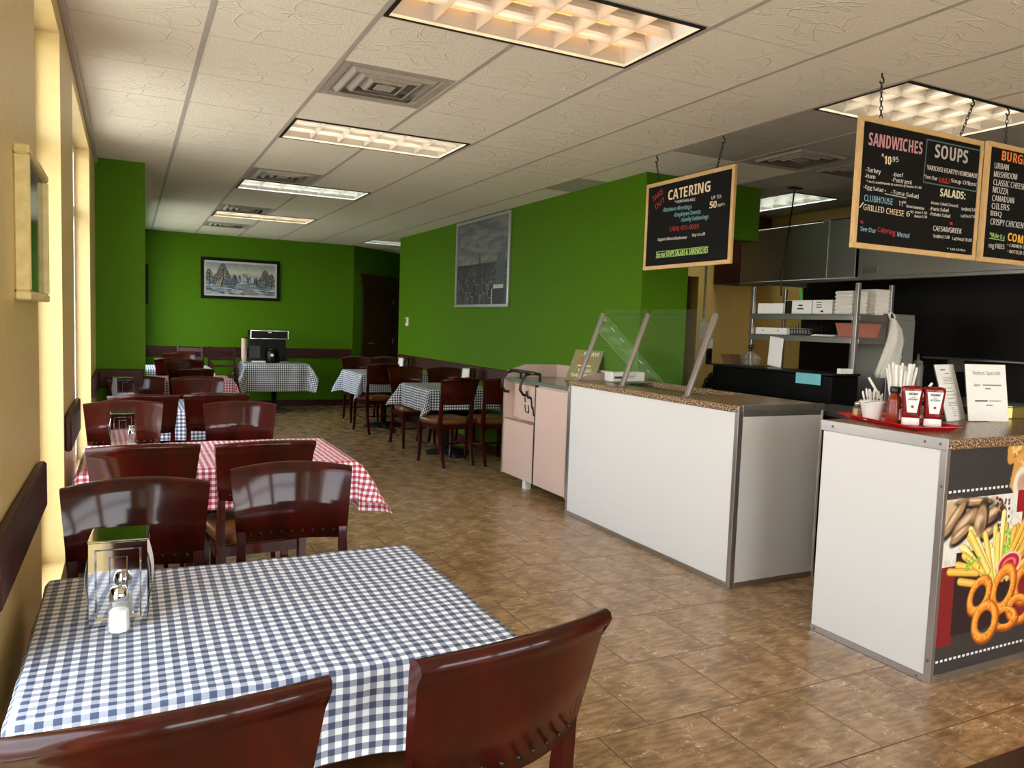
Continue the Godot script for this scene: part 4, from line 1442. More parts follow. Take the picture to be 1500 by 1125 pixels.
func words(parent, text: String, a: Vector3, b: Vector3, height: float, look, normal: Vector3, bold := false):
	# lettering as thin geometry from a to b (its middle line), fitted to that width and height
	var t := TextMesh.new()
	var f := SystemFont.new()
	f.font_names = PackedStringArray(["Droid Sans"])
	if bold: f.font_weight = 700
	t.font = f
	t.text = text
	t.font_size = 24
	t.pixel_size = 0.01
	t.depth = 0.02
	t.curve_step = 3.0
	t.horizontal_alignment = HORIZONTAL_ALIGNMENT_CENTER
	var box := t.get_aabb()
	if box.size.x < 0.0001: return
	var o := MeshInstance3D.new()
	o.mesh = t
	o.material_override = look
	o.name = "lettering"
	parent.add_child(o, true)
	var along := (b - a).normalized()
	var up := normal.cross(along).normalized()
	var sx: float = (b - a).length() / box.size.x
	var sy: float = height / box.size.y
	var centre := box.get_center()
	o.basis = Basis(along * sx, up * sy, normal * 0.05)
	o.position = (a + b) * 0.5 - o.basis * Vector3(centre.x, centre.y, 0)
	return o


func chain(st, a: Vector3, b: Vector3):
	var n := int(a.distance_to(b) / 0.020)
	var dir := (b - a).normalized()
	var side := dir.cross(Vector3(0.3, 0.2, 1)).normalized()
	for k in n:
		var c := a.lerp(b, (k + 0.5) / n)
		var s := side.rotated(dir, PI / 2 * (k % 2))
		var pts := []
		for i in 9:
			var t := TAU * i / 8.0
			pts.append(c + dir * cos(t) * 0.0135 + s * sin(t) * 0.0062)
		tube(st, pts, 0.0022, 5, false)


func hook(st, p: Vector3, side: Vector3):
	# a cup hook screwed in the ceiling grid
	var pts := [p, p + Vector3(0, -0.016, 0)]
	for i in 8:
		var t := PI / 2 - PI * 1.35 * i / 7.0
		pts.append(p + Vector3(0, -0.032, 0) + side * 0.015 * cos(t) + Vector3(0, 0.015 * sin(t), 0))
	tube(st, pts, 0.004, 6)


func menu_board(label: String, along: Vector3, normal: Vector3, a0: float, a1: float, y0: float, y1: float, at: Callable, rows: Array, hooks: Array):
	# along runs from a0 to a1 as read; at(a, y) gives a point on the face
	var root = thing("menu_board", label, "menu board", Vector3.ZERO, 0.0, "hanging chalk menu boards")
	var c: Vector3 = at.call((a0 + a1) * 0.5, (y0 + y1) * 0.5)
	var B := Basis(along, Vector3.UP, normal)
	var w := absf(a1 - a0)
	var h := y1 - y0
	var f := 0.026
	for s in [-1, 1]:
		var st = ST()
		bx(st, c + B * Vector3(0, s * (h - f) * 0.5, 0), Vector3(w, f, 0.022), 0.002, B)
		ob("frame_rail", st, M.pine, root)
		st = ST()
		bx(st, c + B * Vector3(s * (w - f) * 0.5, 0, 0), Vector3(f, h - 2 * f, 0.022), 0.002, B)
		ob("frame_rail", st, M.pine, root)
	var st2 = ST()
	bx(st2, c, Vector3(w - 2 * f, h - 2 * f, 0.012), 0, B)
	ob("slate", st2, M.chalkboard, root)
	for q in rows:
		var p: Vector3 = at.call(q[1], q[3]) + normal * 0.0068
		var r: Vector3 = at.call(q[2], q[4]) + normal * 0.0068
		words(root, q[0], p, r, q[5], M.chalk[q[6]], normal, q[5] > 0.035)
	for k in hooks:
		var st = ST(true)
		hook(st, Vector3(k[0].x, CEIL, k[0].z), along)
		ob("hook", st, M.iron, root)
		st = ST(true)
		chain(st, Vector3(k[0].x, CEIL - 0.045, k[0].z), k[1])
		ob("chain", st, M.iron, root)
	return root


func line(parent, a: Vector3, b: Vector3, w: float, look, normal: Vector3):
	var st = ST()
	var d := (b - a).normalized()
	bx(st, (a + b) * 0.5, Vector3((b - a).length(), w, 0.001), 0, Basis(d, normal.cross(d), normal))
	ob("chalk_line", st, look, parent)


func build_boards():
	var front := Vector3(0, 0, 1)
	var at_d := func(a, y) -> Vector3: return P(a, y, 2.56)
	var b = menu_board("chalk menu board headed SANDWICHES and SOUPS hanging on chains", Vector3.RIGHT, front, 3.043, 3.968, 1.878, 2.49, at_d, SANDWICH_TEXT, [[P(3.172, 0, 2.556), P(3.19, 2.488, 2.56)], [P(3.854, 0, 2.556), P(3.78, 2.488, 2.56)]])
	var k = [P(3.522, 2.441, 2.5532), P(3.946, 2.441, 2.5532), P(3.938, 2.232, 2.5532), P(3.518, 2.233, 2.5532)]
	for i in 4: line(b, k[i], k[(i + 1) % 4], 0.006, M.chalk.box, front)
	line(b, P(3.245, 2.148, 2.5532), P(3.40, 2.143, 2.5532), 0.003, M.chalk.w, front)
	line(b, P(3.632, 2.248, 2.5532), P(3.715, 2.248, 2.5532), 0.004, M.chalk.red, front)
	line(b, P(3.745, 2.052, 2.5532), P(3.765, 2.052, 2.5532), 0.012, M.chalk.red, front)
	b = menu_board("chalk menu board headed BURGERS listing burger names", Vector3.RIGHT, front, 4.005, 4.93, 1.878, 2.50, at_d, BURGER_TEXT, [[P(4.149, 0, 2.556), P(4.16, 2.498, 2.56)], [P(4.78, 0, 2.556), P(4.78, 2.498, 2.56)]])
	line(b, P(4.077, 2.004, 2.5532), P(4.207, 2.001, 2.5532), 0.004, M.chalk.green, front)
	var left := Vector3(-1, 0, 0)
	var at_x := func(a, y) -> Vector3: return P(3.37, y, a)
	b = menu_board("chalk board headed CATERING hanging beside the green wall", Vector3(0, 0, 1), left, 4.632, 3.722, 1.889, 2.502, at_x, CATERING_TEXT, [[P(3.372, 0, 4.545), P(3.37, 2.50, 4.50)], [P(3.366, 0, 3.849), P(3.37, 2.50, 3.90)]])
	line(b, P(3.3632, 2.012, 4.485), P(3.3632, 2.012, 3.937), 0.003, M.chalk.green, left)
	line(b, P(3.3632, 1.970, 4.485), P(3.3632, 1.970, 3.937), 0.003, M.chalk.green, left)


# ================================================================ kitchen behind the counters
func build_kitchen():
	var st
	# exhaust hood along the right wall
	var hood = thing("exhaust_hood", "long stainless steel exhaust hood over the cooking line", "hood", P(5.75, 1.9, 3.8))
	var o := -P(5.75, 1.9, 3.8)
	st = ST()
	slab(st, 5.32, 5.34, 1.94, 2.43, 4.42, 5.74, 0.003)
	ob("front_sheet", st, M.steel, hood, o)
	st = ST()
	slab(st, 5.32, 5.34, 1.94, 2.50, 1.2, 4.39, 0.003)
	ob("front_sheet", st, M.steel, hood, o)
	st = ST()
	slab(st, 5.312, 5.32, 1.93, 2.44, 4.70, 4.76, 0.002)
	slab(st, 5.308, 5.345, 1.915, 1.945, 1.2, 5.74, 0.004)
	ob("seam_and_lip", st, M.steel, hood, o)
	ob("end_sheet", slab_mesh(5.34, 6.18, 1.94, 2.43, 5.70, 5.74), M.steel, hood, o)
	ob("top_sheet", slab_mesh(5.34, 6.18, 2.42, 2.44, 1.2, 5.70), M.black_and_shaded_steel, hood, o)
	ob("rating_plate", slab_mesh(5.314, 5.32, 1.975, 2.025, 4.20, 4.34, 0.002), M.alu, hood, o)
	for k in 7:
		st = ST()
		bx(st, P(5.80, 2.10, 1.55 + k * 0.58), Vector3(0.50, 0.03, 0.54), 0.004, Basis(Vector3.BACK, 0.5))
		ob("filter", st, M.black_and_shaded_steel, hood, o)
	structure("wall_steel_panel", slab_mesh(6.185, 6.2, 0.0, 2.60, -0.5, 5.75), M.black_and_shaded_steel)  # stainless sheet darkened to near black for the shade under the hood
	# cooking line below it
	var line_ = thing("cooking_line", "black cooking equipment in a row under the exhaust hood", "stove", P(5.75, 0, 3.8))
	o = -P(5.75, 0, 3.8)
	for q in [[1.2, 2.6, 0.92], [2.62, 3.9, 0.98], [3.92, 5.0, 0.94], [5.02, 5.7, 0.90]]:
		ob("appliance", slab_mesh(5.45, 6.12, 0.10, q[2], q[0], q[1], 0.01), M.black_and_shaded_steel, line_, o)
		ob("top_rim", slab_mesh(5.44, 6.13, q[2], q[2] + 0.02, q[0], q[1], 0.005), M.steel, line_, o)
		ob("plinth", slab_mesh(5.55, 6.05, 0.0, 0.10, q[0] + 0.03, q[1] - 0.03), M.black_and_shaded_steel, line_, o)
	st = ST(true)
	tube(st, [P(5.42, 0.86, 1.25), P(5.42, 0.86, 5.65)], 0.012, 8)
	ob("guard_rail", st, M.steel, line_, o)
	var shelf2 = thing("wall_shelf", "narrow steel shelf on the dark kitchen wall above the stoves", "shelf", P(6.05, 1.30, 3.0))
	ob("board", slab_mesh(5.93, 6.185, 1.30, 1.315, 1.3, 4.2, 0.003), M.steel, shelf2, -P(6.05, 1.30, 3.0))
	for d in [1.6, 2.8, 4.0]: ob("bracket", slab_mesh(6.0, 6.185, 1.20, 1.30, d, d + 0.02), M.steel, shelf2, -P(6.05, 1.30, 3.0))
	# tall steel cabinet beyond the shelving
	var fr = thing("steel_cabinet", "tall grey steel cabinet behind the hanging cloth bag", "cabinet", P(5.30, 0, 4.05))
	o = -P(5.30, 0, 4.05)
	ob("body", slab_mesh(5.17, 5.395, 0.06, 1.64, 3.90, 4.30, 0.006), M.cabinet_steel, fr, o)
	ob("door", slab_mesh(5.18, 5.385, 0.10, 1.60, 3.888, 3.90, 0.004), M.cabinet_steel, fr, o)
	ob("plinth", slab_mesh(5.19, 5.38, 0.0, 0.06, 3.92, 4.28), M.black_and_shaded_steel, fr, o)
	st = ST(true)
	tube(st, [P(5.235, 1.0, 3.875), P(5.235, 1.4, 3.875)], 0.008, 8)
	ob("handle", st, M.chrome, fr, o)
	# shelving unit with two steel shelves
	var rack = thing("shelving_unit", "grey steel shelving unit with two shelves over the black cooler", "shelf", P(4.78, 0, 4.29))
	o = -P(4.78, 0, 4.29)
	for q in [[4.60, 4.79], [4.60, 3.78], [4.95, 4.79], [4.95, 3.78]]:
		ob("post", slab_mesh(q[0] - 0.015, q[0] + 0.015, 0.0, 1.84, q[1] - 0.015, q[1] + 0.015, 0.003), M.steel, rack, o)
	for y in [1.62, 1.455]:
		ob("shelf_board", slab_mesh(4.58, 4.98, y - 0.012, y, 3.765, 4.81, 0.003), M.steel, rack, o)
		ob("shelf_lip", slab_mesh(4.58, 4.592, y - 0.045, y - 0.012, 3.797, 4.775, 0.002), M.steel, rack, o)
		ob("shelf_lip", slab_mesh(4.617, 4.933, y - 0.045, y - 0.012, 3.765, 3.777, 0.002), M.steel, rack, o)
	ob("shelf_board", slab_mesh(4.58, 4.98, 0.25, 0.262, 3.765, 4.81, 0.003), M.steel, rack, o)
	var cooler = thing("black_cooler", "low black cooler with glossy sides behind the long counter", "cooler", P(4.32, 0, 4.3))
	o = -P(4.32, 0, 4.3)
	ob("body", slab_mesh(4.30, 4.57, 0.05, 1.185, 3.70, 4.90, 0.008), M.black_glossy, cooler, o)
	ob("plinth", slab_mesh(4.33, 4.55, 0.0, 0.05, 3.73, 4.87), M.black_and_shaded_steel, cooler, o)
	ob("lid", slab_mesh(4.29, 4.575, 1.185, 1.20, 3.69, 4.91, 0.004), M.black_and_shaded_steel, cooler, o)
	screws(cooler, [[o + P(4.298, 0.98, 4.35), Basis(Vector3.BACK, PI / 2)], [o + P(4.298, 0.96, 3.95), Basis(Vector3.BACK, PI / 2)]], 0.008)
	var step = thing("black_cupboard", "small black cupboard standing beside the low black cooler", "cupboard", P(4.45, 0, 5.05))
	o = -P(4.45, 0, 5.05)
	ob("body", slab_mesh(4.34, 4.62, 0.0, 0.97, 4.93, 5.04, 0.006), M.black_and_shaded_steel, step, o)
	ob("top", slab_mesh(4.33, 4.63, 0.97, 0.985, 4.925, 5.045, 0.003), M.black_glossy, step, o)
	# grey-green bench between the counters
	var bench = thing("back_bench", "dark slate bench in the gap between the two white counters", "bench", P(4.05, 0, 2.95))
	o = -P(4.05, 0, 2.95)
	ob("bench_top", slab_mesh(3.80, 4.28, 0.97, 1.0, 2.75, 3.64, 0.004), M.chalk.ink, bench, o)
	ob("bench_body", slab_mesh(3.83, 4.26, 0.0, 0.97, 2.78, 3.62, 0.004), M.black_and_shaded_steel, bench, o)
	# things on the shelving
	var on := 1.62
	var box = func(called, label, cat, x0, x1, y0, h, d0, d1, look, group):
		var t = thing(called, label, cat, P((x0 + x1) * 0.5, y0, (d0 + d1) * 0.5), 0.0, group)
		ob("box_body", box_mesh(Vector3(x1 - x0, h, d1 - d0), 0.003, Vector3(0, h * 0.5, 0)), look, t)
		return t
	var g := "cartons on the kitchen shelving"
	var c1 = box.call("carton", "low white carton at the far end of the top kitchen shelf", "box", 4.63, 4.90, on, 0.085, 4.50, 4.77, M.paper, g)
	ob("flap_edge", box_mesh(Vector3(0.272, 0.004, 0.01), 0, Vector3(0, 0.084, 0.02)), M.grey_plastic, c1)
	var c2 = box.call("carton", "white carton with black end and green tape on top shelf", "box", 4.63, 4.90, on, 0.105, 4.215, 4.485, M.paper, g)
	ob("black_print", box_mesh(Vector3(0.002, 0.10, 0.07), 0, Vector3(-0.1355, 0.052, -0.09)), M.black_plastic, c2)
	for k in 2: ob("print_line", box_mesh(Vector3(0.002, 0.012, 0.06 - 0.02 * k), 0, Vector3(-0.1355, 0.04 + 0.025 * k, 0.03)), M.chalk.ink, c2)
	st = ST()
	bx(st, Vector3(-0.10, 0.15, -0.005), Vector3(0.006, 0.10, 0.02), 0.001, Basis(Vector3.RIGHT, -0.25))
	ob("green_tape", st, M.green_tape, c2)
	var c3 = box.call("carton", "white carton printed with small lines beside foam containers", "box", 4.63, 4.90, on, 0.105, 4.02, 4.205, M.paper, g)
	for k in 3: ob("print_line", box_mesh(Vector3(0.002, 0.006, 0.05), 0, Vector3(-0.1355, 0.05 + 0.018 * k, -0.03)), M.chalk.ink, c3)
	ob("print_block", box_mesh(Vector3(0.002, 0.014, 0.025), 0, Vector3(-0.1355, 0.02, 0.0)), M.black_plastic, c3)
	for q in [[4.60, 3.90, 0.165, "stack of white foam food containers on the top kitchen shelf"], [4.79, 3.86, 0.185, "taller stack of white foam containers at the shelf's near corner"]]:
		var t = thing("foam_container_stack", q[3], "container", P(q[0] + 0.08, on, q[1]), 0.0, "foam containers on the kitchen shelving")
		for k in 6:
			st = ST()
			var y0: float = q[2] / 6.0 * k
			var y1: float = y0 + q[2] / 6.0
			var ring := func(r, y): return [Vector3(-r, y, r), Vector3(r, y, r), Vector3(r, y, -r), Vector3(-r, y, -r)]
			rings(st, [ring.call(0.070, y0), ring.call(0.078, y0 + (y1 - y0) * 0.45), ring.call(0.0785, y0 + (y1 - y0) * 0.55), ring.call(0.072, y1)])
			ob("foam_container", st, M.foam, t)
	var tr = thing("foil_tray", "crumpled foil tray edge lying at the end of the top shelf", "tray", P(4.90, on, 3.80))
	st = ST()
	var rng := RandomNumberGenerator.new()
	rng.seed = 3
	for k in 7: bx(st, Vector3(rng.randf_range(-0.05, 0.06), 0.008 + 0.002 * k, rng.randf_range(-0.02, 0.02)), Vector3(0.05, 0.012, 0.03), 0.004, Basis(Vector3(rng.randf(), rng.randf(), rng.randf()).normalized(), rng.randf_range(-0.3, 0.3)))
	ob("foil", st, M.chrome, tr)
	on = 1.455
	var pb = box.call("plate_box", "flat white tray box at the far end of the middle shelf", "box", 4.62, 4.90, on, 0.055, 4.44, 4.77, M.white_plastic, g)
	for k in 2: ob("slot", box_mesh(Vector3(0.002, 0.008, 0.012), 0, Vector3(-0.141, 0.03, -0.08 + 0.16 * k)), M.black_plastic, pb)
	var wr = thing("wire_basket", "black wire basket on the middle kitchen shelf", "basket", P(4.74, on, 4.27))
	st = ST(true)
	for k in 12:
		var z := -0.15 + 0.30 * k / 11.0
		tube(st, [Vector3(-0.10, 0.075 + 0.012 * (k % 2), z), Vector3(-0.09, 0.01, z), Vector3(0.09, 0.01, z), Vector3(0.10, 0.08, z)], 0.003, 5)
	ob("wires", st, M.iron, wr)
	st = ST(true)
	for y in [0.008, 0.045]:
		for x in [-0.095, 0.095]: tube(st, [Vector3(x, y, -0.155), Vector3(x, y, 0.155)], 0.003, 5)
	ob("rim", st, M.iron, wr)
	var wt = thing("paper_stack", "white paper sheets lying on the middle kitchen shelf", "paper", P(4.70, on, 4.10))
	for k in 3: ob("sheet", box_mesh(Vector3(0.16, 0.004, 0.20), 0.001, Vector3(0.004 * k, 0.002 + 0.0042 * k, 0.012 * k)), M.paper, wt)
	var bk = thing("pink_basket", "pink woven basket on the middle shelf behind the near post", "basket", P(4.76, on, 3.89))
	st = ST()
	var sq := func(r, y): return [Vector3(-r, y, r * 0.62), Vector3(r, y, r * 0.62), Vector3(r, y, -r * 0.62), Vector3(-r, y, -r * 0.62)]
	rings(st, [sq.call(0.115, 0.0), sq.call(0.135, 0.085), sq.call(0.142, 0.10), sq.call(0.13, 0.10), sq.call(0.11, 0.02)], true, true)
	ob("weave", st, M.basket, bk)
	# hanging cloth bag at the rack's end
	var bag = thing("cloth_bag", "limp off-white cloth bag hanging from the end of the shelving", "bag", P(4.90, 1.60, 3.73))
	st = ST(true)
	var loops := []
	for q in [[0.0, 0.02, 0.018, 0.012], [-0.03, 0.03, 0.03, 0.02], [-0.08, 0.05, 0.055, 0.028], [-0.16, 0.055, 0.075, 0.032], [-0.25, 0.035, 0.085, 0.034], [-0.33, 0.015, 0.10, 0.034], [-0.40, -0.005, 0.11, 0.03], [-0.43, -0.01, 0.09, 0.02]]:
		var loop := []
		for i in 24:
			var a := TAU * i / 24.0
			var f := 1.0 + 0.16 * sin(a * 5.0 + q[0] * 9.0) + 0.07 * sin(a * 9.0 - q[0] * 20.0)
			loop.append(Vector3(q[1] + cos(a) * q[2] * f, q[0], sin(a) * q[3] * f))
		loops.append(loop)
	rings(st, loops)
	ob("cloth", st, M.linen, bag)
	st = ST(true)
	tube(st, [Vector3(-0.005, -0.01, 0.0), Vector3(-0.01, 0.03, -0.015), Vector3(0.02, 0.042, -0.02), Vector3(0.045, 0.03, -0.015), Vector3(0.04, -0.01, 0.0)], 0.006, 6)
	ob("strap", st, M.linen, bag)
	# on the cooler
	on = 1.20
	var lid = thing("glass_jar", "clear glass dome jar with dark knob on the black cooler", "jar", P(4.44, on, 4.62))
	st = ST(true)
	lathe(st, [[0.06, 0.0], [0.07, 0.01], [0.075, 0.05], [0.085, 0.06]], 20)
	ob("bowl", st, M.clear, lid)
	st = ST(true)
	lathe(st, [[0.085, 0.062], [0.08, 0.075], [0.05, 0.10], [0.015, 0.115]], 20)
	ob("dome", st, M.clear, lid)
	st = ST(true)
	lathe(st, [[0.008, 0.115], [0.01, 0.13], [0.024, 0.145], [0.02, 0.165], [0.0, 0.17]], 14)
	ob("knob", st, M.black_plastic, lid)
	var wk = thing("wicker_basket", "small brown wicker basket at the far end of the cooler", "basket", P(4.44, on, 4.80))
	st = ST()
	rings(st, [sq.call(0.07, 0.0), sq.call(0.095, 0.07), sq.call(0.10, 0.08), sq.call(0.09, 0.08), sq.call(0.07, 0.02)], true, true)
	ob("weave", st, M.wicker, wk)
	var sheet = thing("menu_sheet", "white paper sheet leaning up behind the glass dome jar", "paper", P(4.53, on, 4.45))
	st = ST()
	bx(st, Vector3(0, 0.12, 0), Vector3(0.002, 0.23, 0.14), 0, Basis(Vector3.BACK, 0.05) * Basis(Vector3.RIGHT, 0.12))
	ob("sheet", st, M.paper, sheet)
	var note = ob("blue_note", slab_mesh(4.284, 4.289, 1.115, 1.19, 3.78, 4.00), M.cyan_note)
	tag(note, "light blue paper note stuck to the black cooler's edge", "note")
	var pn = ob("paper_note", slab_mesh(4.40, 4.52, 1.20, 1.235, 3.71, 3.745), M.paper)
	tag(pn, "small white folded paper on the black cooler beside blue note", "note")
	# squeeze bottles on the stoves' side shelf
	for q in [[5.60, 4.16, "red squeeze bottle next to the grey one in the kitchen", M.red_plastic], [5.66, 4.04, "grey squeeze bottle with pointed tip in the kitchen", M.grey_plastic]]:
		var t = thing("squeeze_bottle", q[2], "bottle", P(q[0], 0.96, q[1]), 0.0, "squeeze bottles in the kitchen")
		st = ST(true)
		lathe(st, [[0.042, 0.0], [0.044, 0.01], [0.044, 0.28], [0.036, 0.30]], 16)
		ob("bottle_body", st, q[3], t)
		st = ST(true)
		lathe(st, [[0.036, 0.30], [0.036, 0.32], [0.012, 0.33], [0.006, 0.38], [0.0, 0.381]], 14)
		ob("nozzle", st, q[3], t)
	# cord from a ceiling plate down to the rack
	var cord = thing("hanging_cord", "black electric cord hanging from a ceiling plate in the kitchen", "cord", P(5.05, CEIL, 4.85))
	ob("plate", box_mesh(Vector3(0.12, 0.012, 0.06), 0.003, Vector3(0, -0.006, 0)), M.black_plastic, cord)
	st = ST(true)
	tube(st, [Vector3(0, -0.01, 0), Vector3(-0.02, -0.06, 0.01), Vector3(-0.06, -0.25, 0.03), Vector3(-0.10, -0.5, 0.04), Vector3(-0.16, -0.75, 0.06), Vector3(-0.18, -0.92, 0.09)], 0.006, 6)
	ob("wire", st, M.black_plastic, cord)
	# on the beige wall: light switch with note, notice; fire extinguisher below
	var sw = thing("wall_switch", "black wall switch plate with a paper tag on beige wall", "switch", P(5.64, 1.13, 6.5))
	ob("plate", box_mesh(Vector3(0.08, 0.17, 0.012), 0.003, Vector3(0, 0.06, 0.006)), M.black_plastic, sw)
	ob("rocker", box_mesh(Vector3(0.03, 0.06, 0.008), 0.002, Vector3(0, 0.06, 0.014)), M.black_glossy, sw)
	ob("paper_tag", box_mesh(Vector3(0.09, 0.10, 0.002), 0, Vector3(0, 0.20, 0.006)), M.paper, sw)
	var nt = ob("wall_notice", slab_mesh(5.49, 5.60, 1.37, 1.56, 6.495, 6.5), M.mat_board)
	tag(nt, "faded paper notice taped on the beige kitchen wall", "notice")
	var cp = ob("wall_conduit", slab_mesh(5.525, 5.545, 1.60, 2.69, 6.48, 6.5, 0.003), M.steel)
	tag(cp, "thin dark conduit running down the beige kitchen wall", "conduit")
	var db = thing("wall_cabinet", "brown wooden box cabinet high on the beige kitchen wall", "cabinet", P(5.85, 1.95, 6.3))
	ob("body", box_mesh(Vector3(0.42, 0.70, 0.36), 0.004, Vector3(0, 0.37, 0)), M.rail_wood, db)
	ob("door", box_mesh(Vector3(0.40, 0.68, 0.016), 0.003, Vector3(0, 0.37, 0.189)), M.rail_wood, db)
	var ex = thing("fire_extinguisher", "black fire extinguisher with hose standing by the beige wall", "extinguisher", P(5.16, 0.52, 5.9))
	st = ST(true)
	lathe(st, [[0.085, 0.0], [0.09, 0.02], [0.09, 0.36], [0.07, 0.42], [0.03, 0.45], [0.03, 0.48]], 20)
	ob("cylinder", st, M.black_glossy, ex)
	ob("valve", box_mesh(Vector3(0.05, 0.04, 0.05), 0.006, Vector3(0, 0.495, 0)), M.iron, ex)
	st = ST()
	bx(st, Vector3(0.05, 0.545, 0), Vector3(0.15, 0.014, 0.02), 0.003, Basis(Vector3.BACK, 0.35))
	bx(st, Vector3(0.05, 0.51, 0), Vector3(0.13, 0.012, 0.02), 0.003, Basis(Vector3.BACK, -0.1))
	ob("lever", st, M.iron, ex)
	st = ST(true)
	tube(st, [Vector3(-0.02, 0.50, 0), Vector3(-0.09, 0.47, 0.03), Vector3(-0.115, 0.38, 0.04), Vector3(-0.105, 0.25, 0.04), Vector3(-0.10, 0.12, 0.04)], 0.011, 8)
	ob("hose", st, M.black_plastic, ex)
	var std = thing("extinguisher_stand", "black steel stand under the fire extinguisher", "stand", P(5.16, 0, 5.9))
	ob("plate", box_mesh(Vector3(0.26, 0.02, 0.26), 0.003, Vector3(0, 0.51, 0)), M.black_and_shaded_steel, std)
	ob("post", box_mesh(Vector3(0.08, 0.49, 0.08), 0.003, Vector3(0, 0.255, 0)), M.black_and_shaded_steel, std)
	ob("base", box_mesh(Vector3(0.28, 0.02, 0.28), 0.003, Vector3(0, 0.01, 0)), M.black_and_shaded_steel, std)


# ================================================================ pictures and other things on the walls
func winter_print() -> StandardMaterial3D:
	var W := 480
	var H := 240
	var img := Image.create(W, H, false, Image.FORMAT_RGB8)
	var n := noise(71, 0.02, 4)
	for y in H:
		for x in W:
			var t := float(y) / H
			var c := c8(128, 140, 148).lerp(c8(190, 184, 158), clampf(1.0 - absf(t - 0.28) * 4.0, 0, 1))
			img.set_pixel(x, y, c.lightened(0.12 * n.get_noise_2d(x, y)))
	var rng := RandomNumberGenerator.new()
	rng.seed = 4
	# mountain
	for k in 90:
		var x := rng.randf_range(215, 330)
		var top := 72.0 + absf(x - 262) * 0.55
		stroke(img, Vector2(x, top + rng.randf_range(0, 10)), Vector2(x + rng.randf_range(-8, 14), top + rng.randf_range(20, 60)), 3.5, Color([c8(150, 158, 168), c8(186, 192, 198), c8(74, 82, 96)][k % 3], 0.85))
	# snow banks and stream
	rect(img, Vector2(0, 150), Vector2(W, H), c8(116, 128, 136))
	for k in 260:
		var p := Vector2(rng.randf_range(0, W), rng.randf_range(145, H))
		var c: Color = [c8(190, 200, 208), c8(96, 112, 128), c8(150, 168, 184), c8(52, 56, 60)][k % 4]
		blob(img, p, Vector2(rng.randf_range(14, 46), rng.randf_range(3, 8)), rng.randf_range(-0.1, 0.25), Color(c, 0.75), 0, 0.5)
	for k in 70: blob(img, Vector2(250 + rng.randf_range(-16, 40) + (k / 70.0) * 50, 165 + k), Vector2(30, 5), 0.1, Color(c8(128, 124, 128), 0.7), 0, 0.6)
	# trees
	for q in [[112, 165, 118, 620], [20, 160, 80, 240], [410, 165, 92, 420], [195, 150, 46, 120], [455, 160, 66, 200], [345, 155, 36, 90]]:
		for k in q[3]:
			var a := rng.randf_range(-1.0, 1.0)
			var hgt := rng.randf()
			var p := Vector2(q[0] + a * q[2] * 0.62 * (1.15 - hgt), q[1] - hgt * q[2] * 1.35)
			blob(img, p, Vector2(rng.randf_range(4, 12), rng.randf_range(2, 5)), a, Color([c8(40, 46, 52), c8(66, 74, 80), c8(120, 128, 134), c8(80, 66, 56)][k % 4], 0.7), 0, 0.5)
		stroke(img, Vector2(q[0], q[1] + 20), Vector2(q[0] + 6, q[1] - q[2]), 3.0, c8(50, 40, 34))
	stroke(img, Vector2(92, 178), Vector2(112, 110), 6.0, c8(178, 142, 96))
	stroke(img, Vector2(100, 180), Vector2(120, 110), 4.0, c8(40, 32, 28))
	var m := mat(Color.WHITE, 0.5)
	m.albedo_texture = tex(img)
	return m


func city_print() -> StandardMaterial3D:
	var W := 400
	var H := 400
	var img := Image.create(W, H, false, Image.FORMAT_RGB8)
	var n := noise(81, 0.012, 5)
	for y in H:
		for x in W:
			var c := c8(70, 76, 88).lerp(c8(132, 130, 126), clampf(0.45 + 0.9 * n.get_noise_2d(x * 0.7, y * 1.9) + y / 900.0, 0, 1))
			img.set_pixel(x, y, c)
	rect(img, Vector2(0, 205), Vector2(W, H), c8(40, 44, 58))
	var rng := RandomNumberGenerator.new()
	rng.seed = 6
	for k in 420:
		var y := 215.0 + 185.0 * k / 420.0
		var w := rng.randf_range(5, 9) * (0.7 + (y - 215) / 130.0)
		var h := rng.randf_range(12, 36) * (0.6 + (y - 215) / 120.0)
		var x := rng.randf_range(-10, W)
		var c: Color = [c8(44, 42, 48), c8(70, 66, 70), c8(30, 29, 34), c8(92, 88, 88)][rng.randi() % 4]
		rect(img, Vector2(x, y - h * 0.5), Vector2(minf(x + w, W), minf(y + h * 0.6, H)), c)
		if k % 5 == 0: rect(img, Vector2(x, y - h * 0.5), Vector2(minf(x + w, W), y - h * 0.5 + 2), c8(170, 168, 166))
	for q in [[186, 150, 6], [184, 172, 12], [180, 196, 20], [176, 226, 30]]: rect(img, Vector2(q[0], q[1]), Vector2(q[0] + q[2], 300), c8(52, 52, 60))
	rect(img, Vector2(320, 165), Vector2(380, 320), c8(70, 76, 88))
	for k in 60: rect(img, Vector2(320, 160 + k), Vector2(322 + k, 161 + k), c8(70, 76, 88))
	rect(img, Vector2(300, 310), Vector2(372, 330), c8(190, 190, 190))
	rect(img, Vector2(300, 328), Vector2(378, H), c8(34, 36, 46))
	rect(img, Vector2(286, 330), Vector2(294, H), c8(176, 178, 184))
	var m := mat(Color.WHITE, 0.3)
	m.albedo_texture = tex(img)
	return m


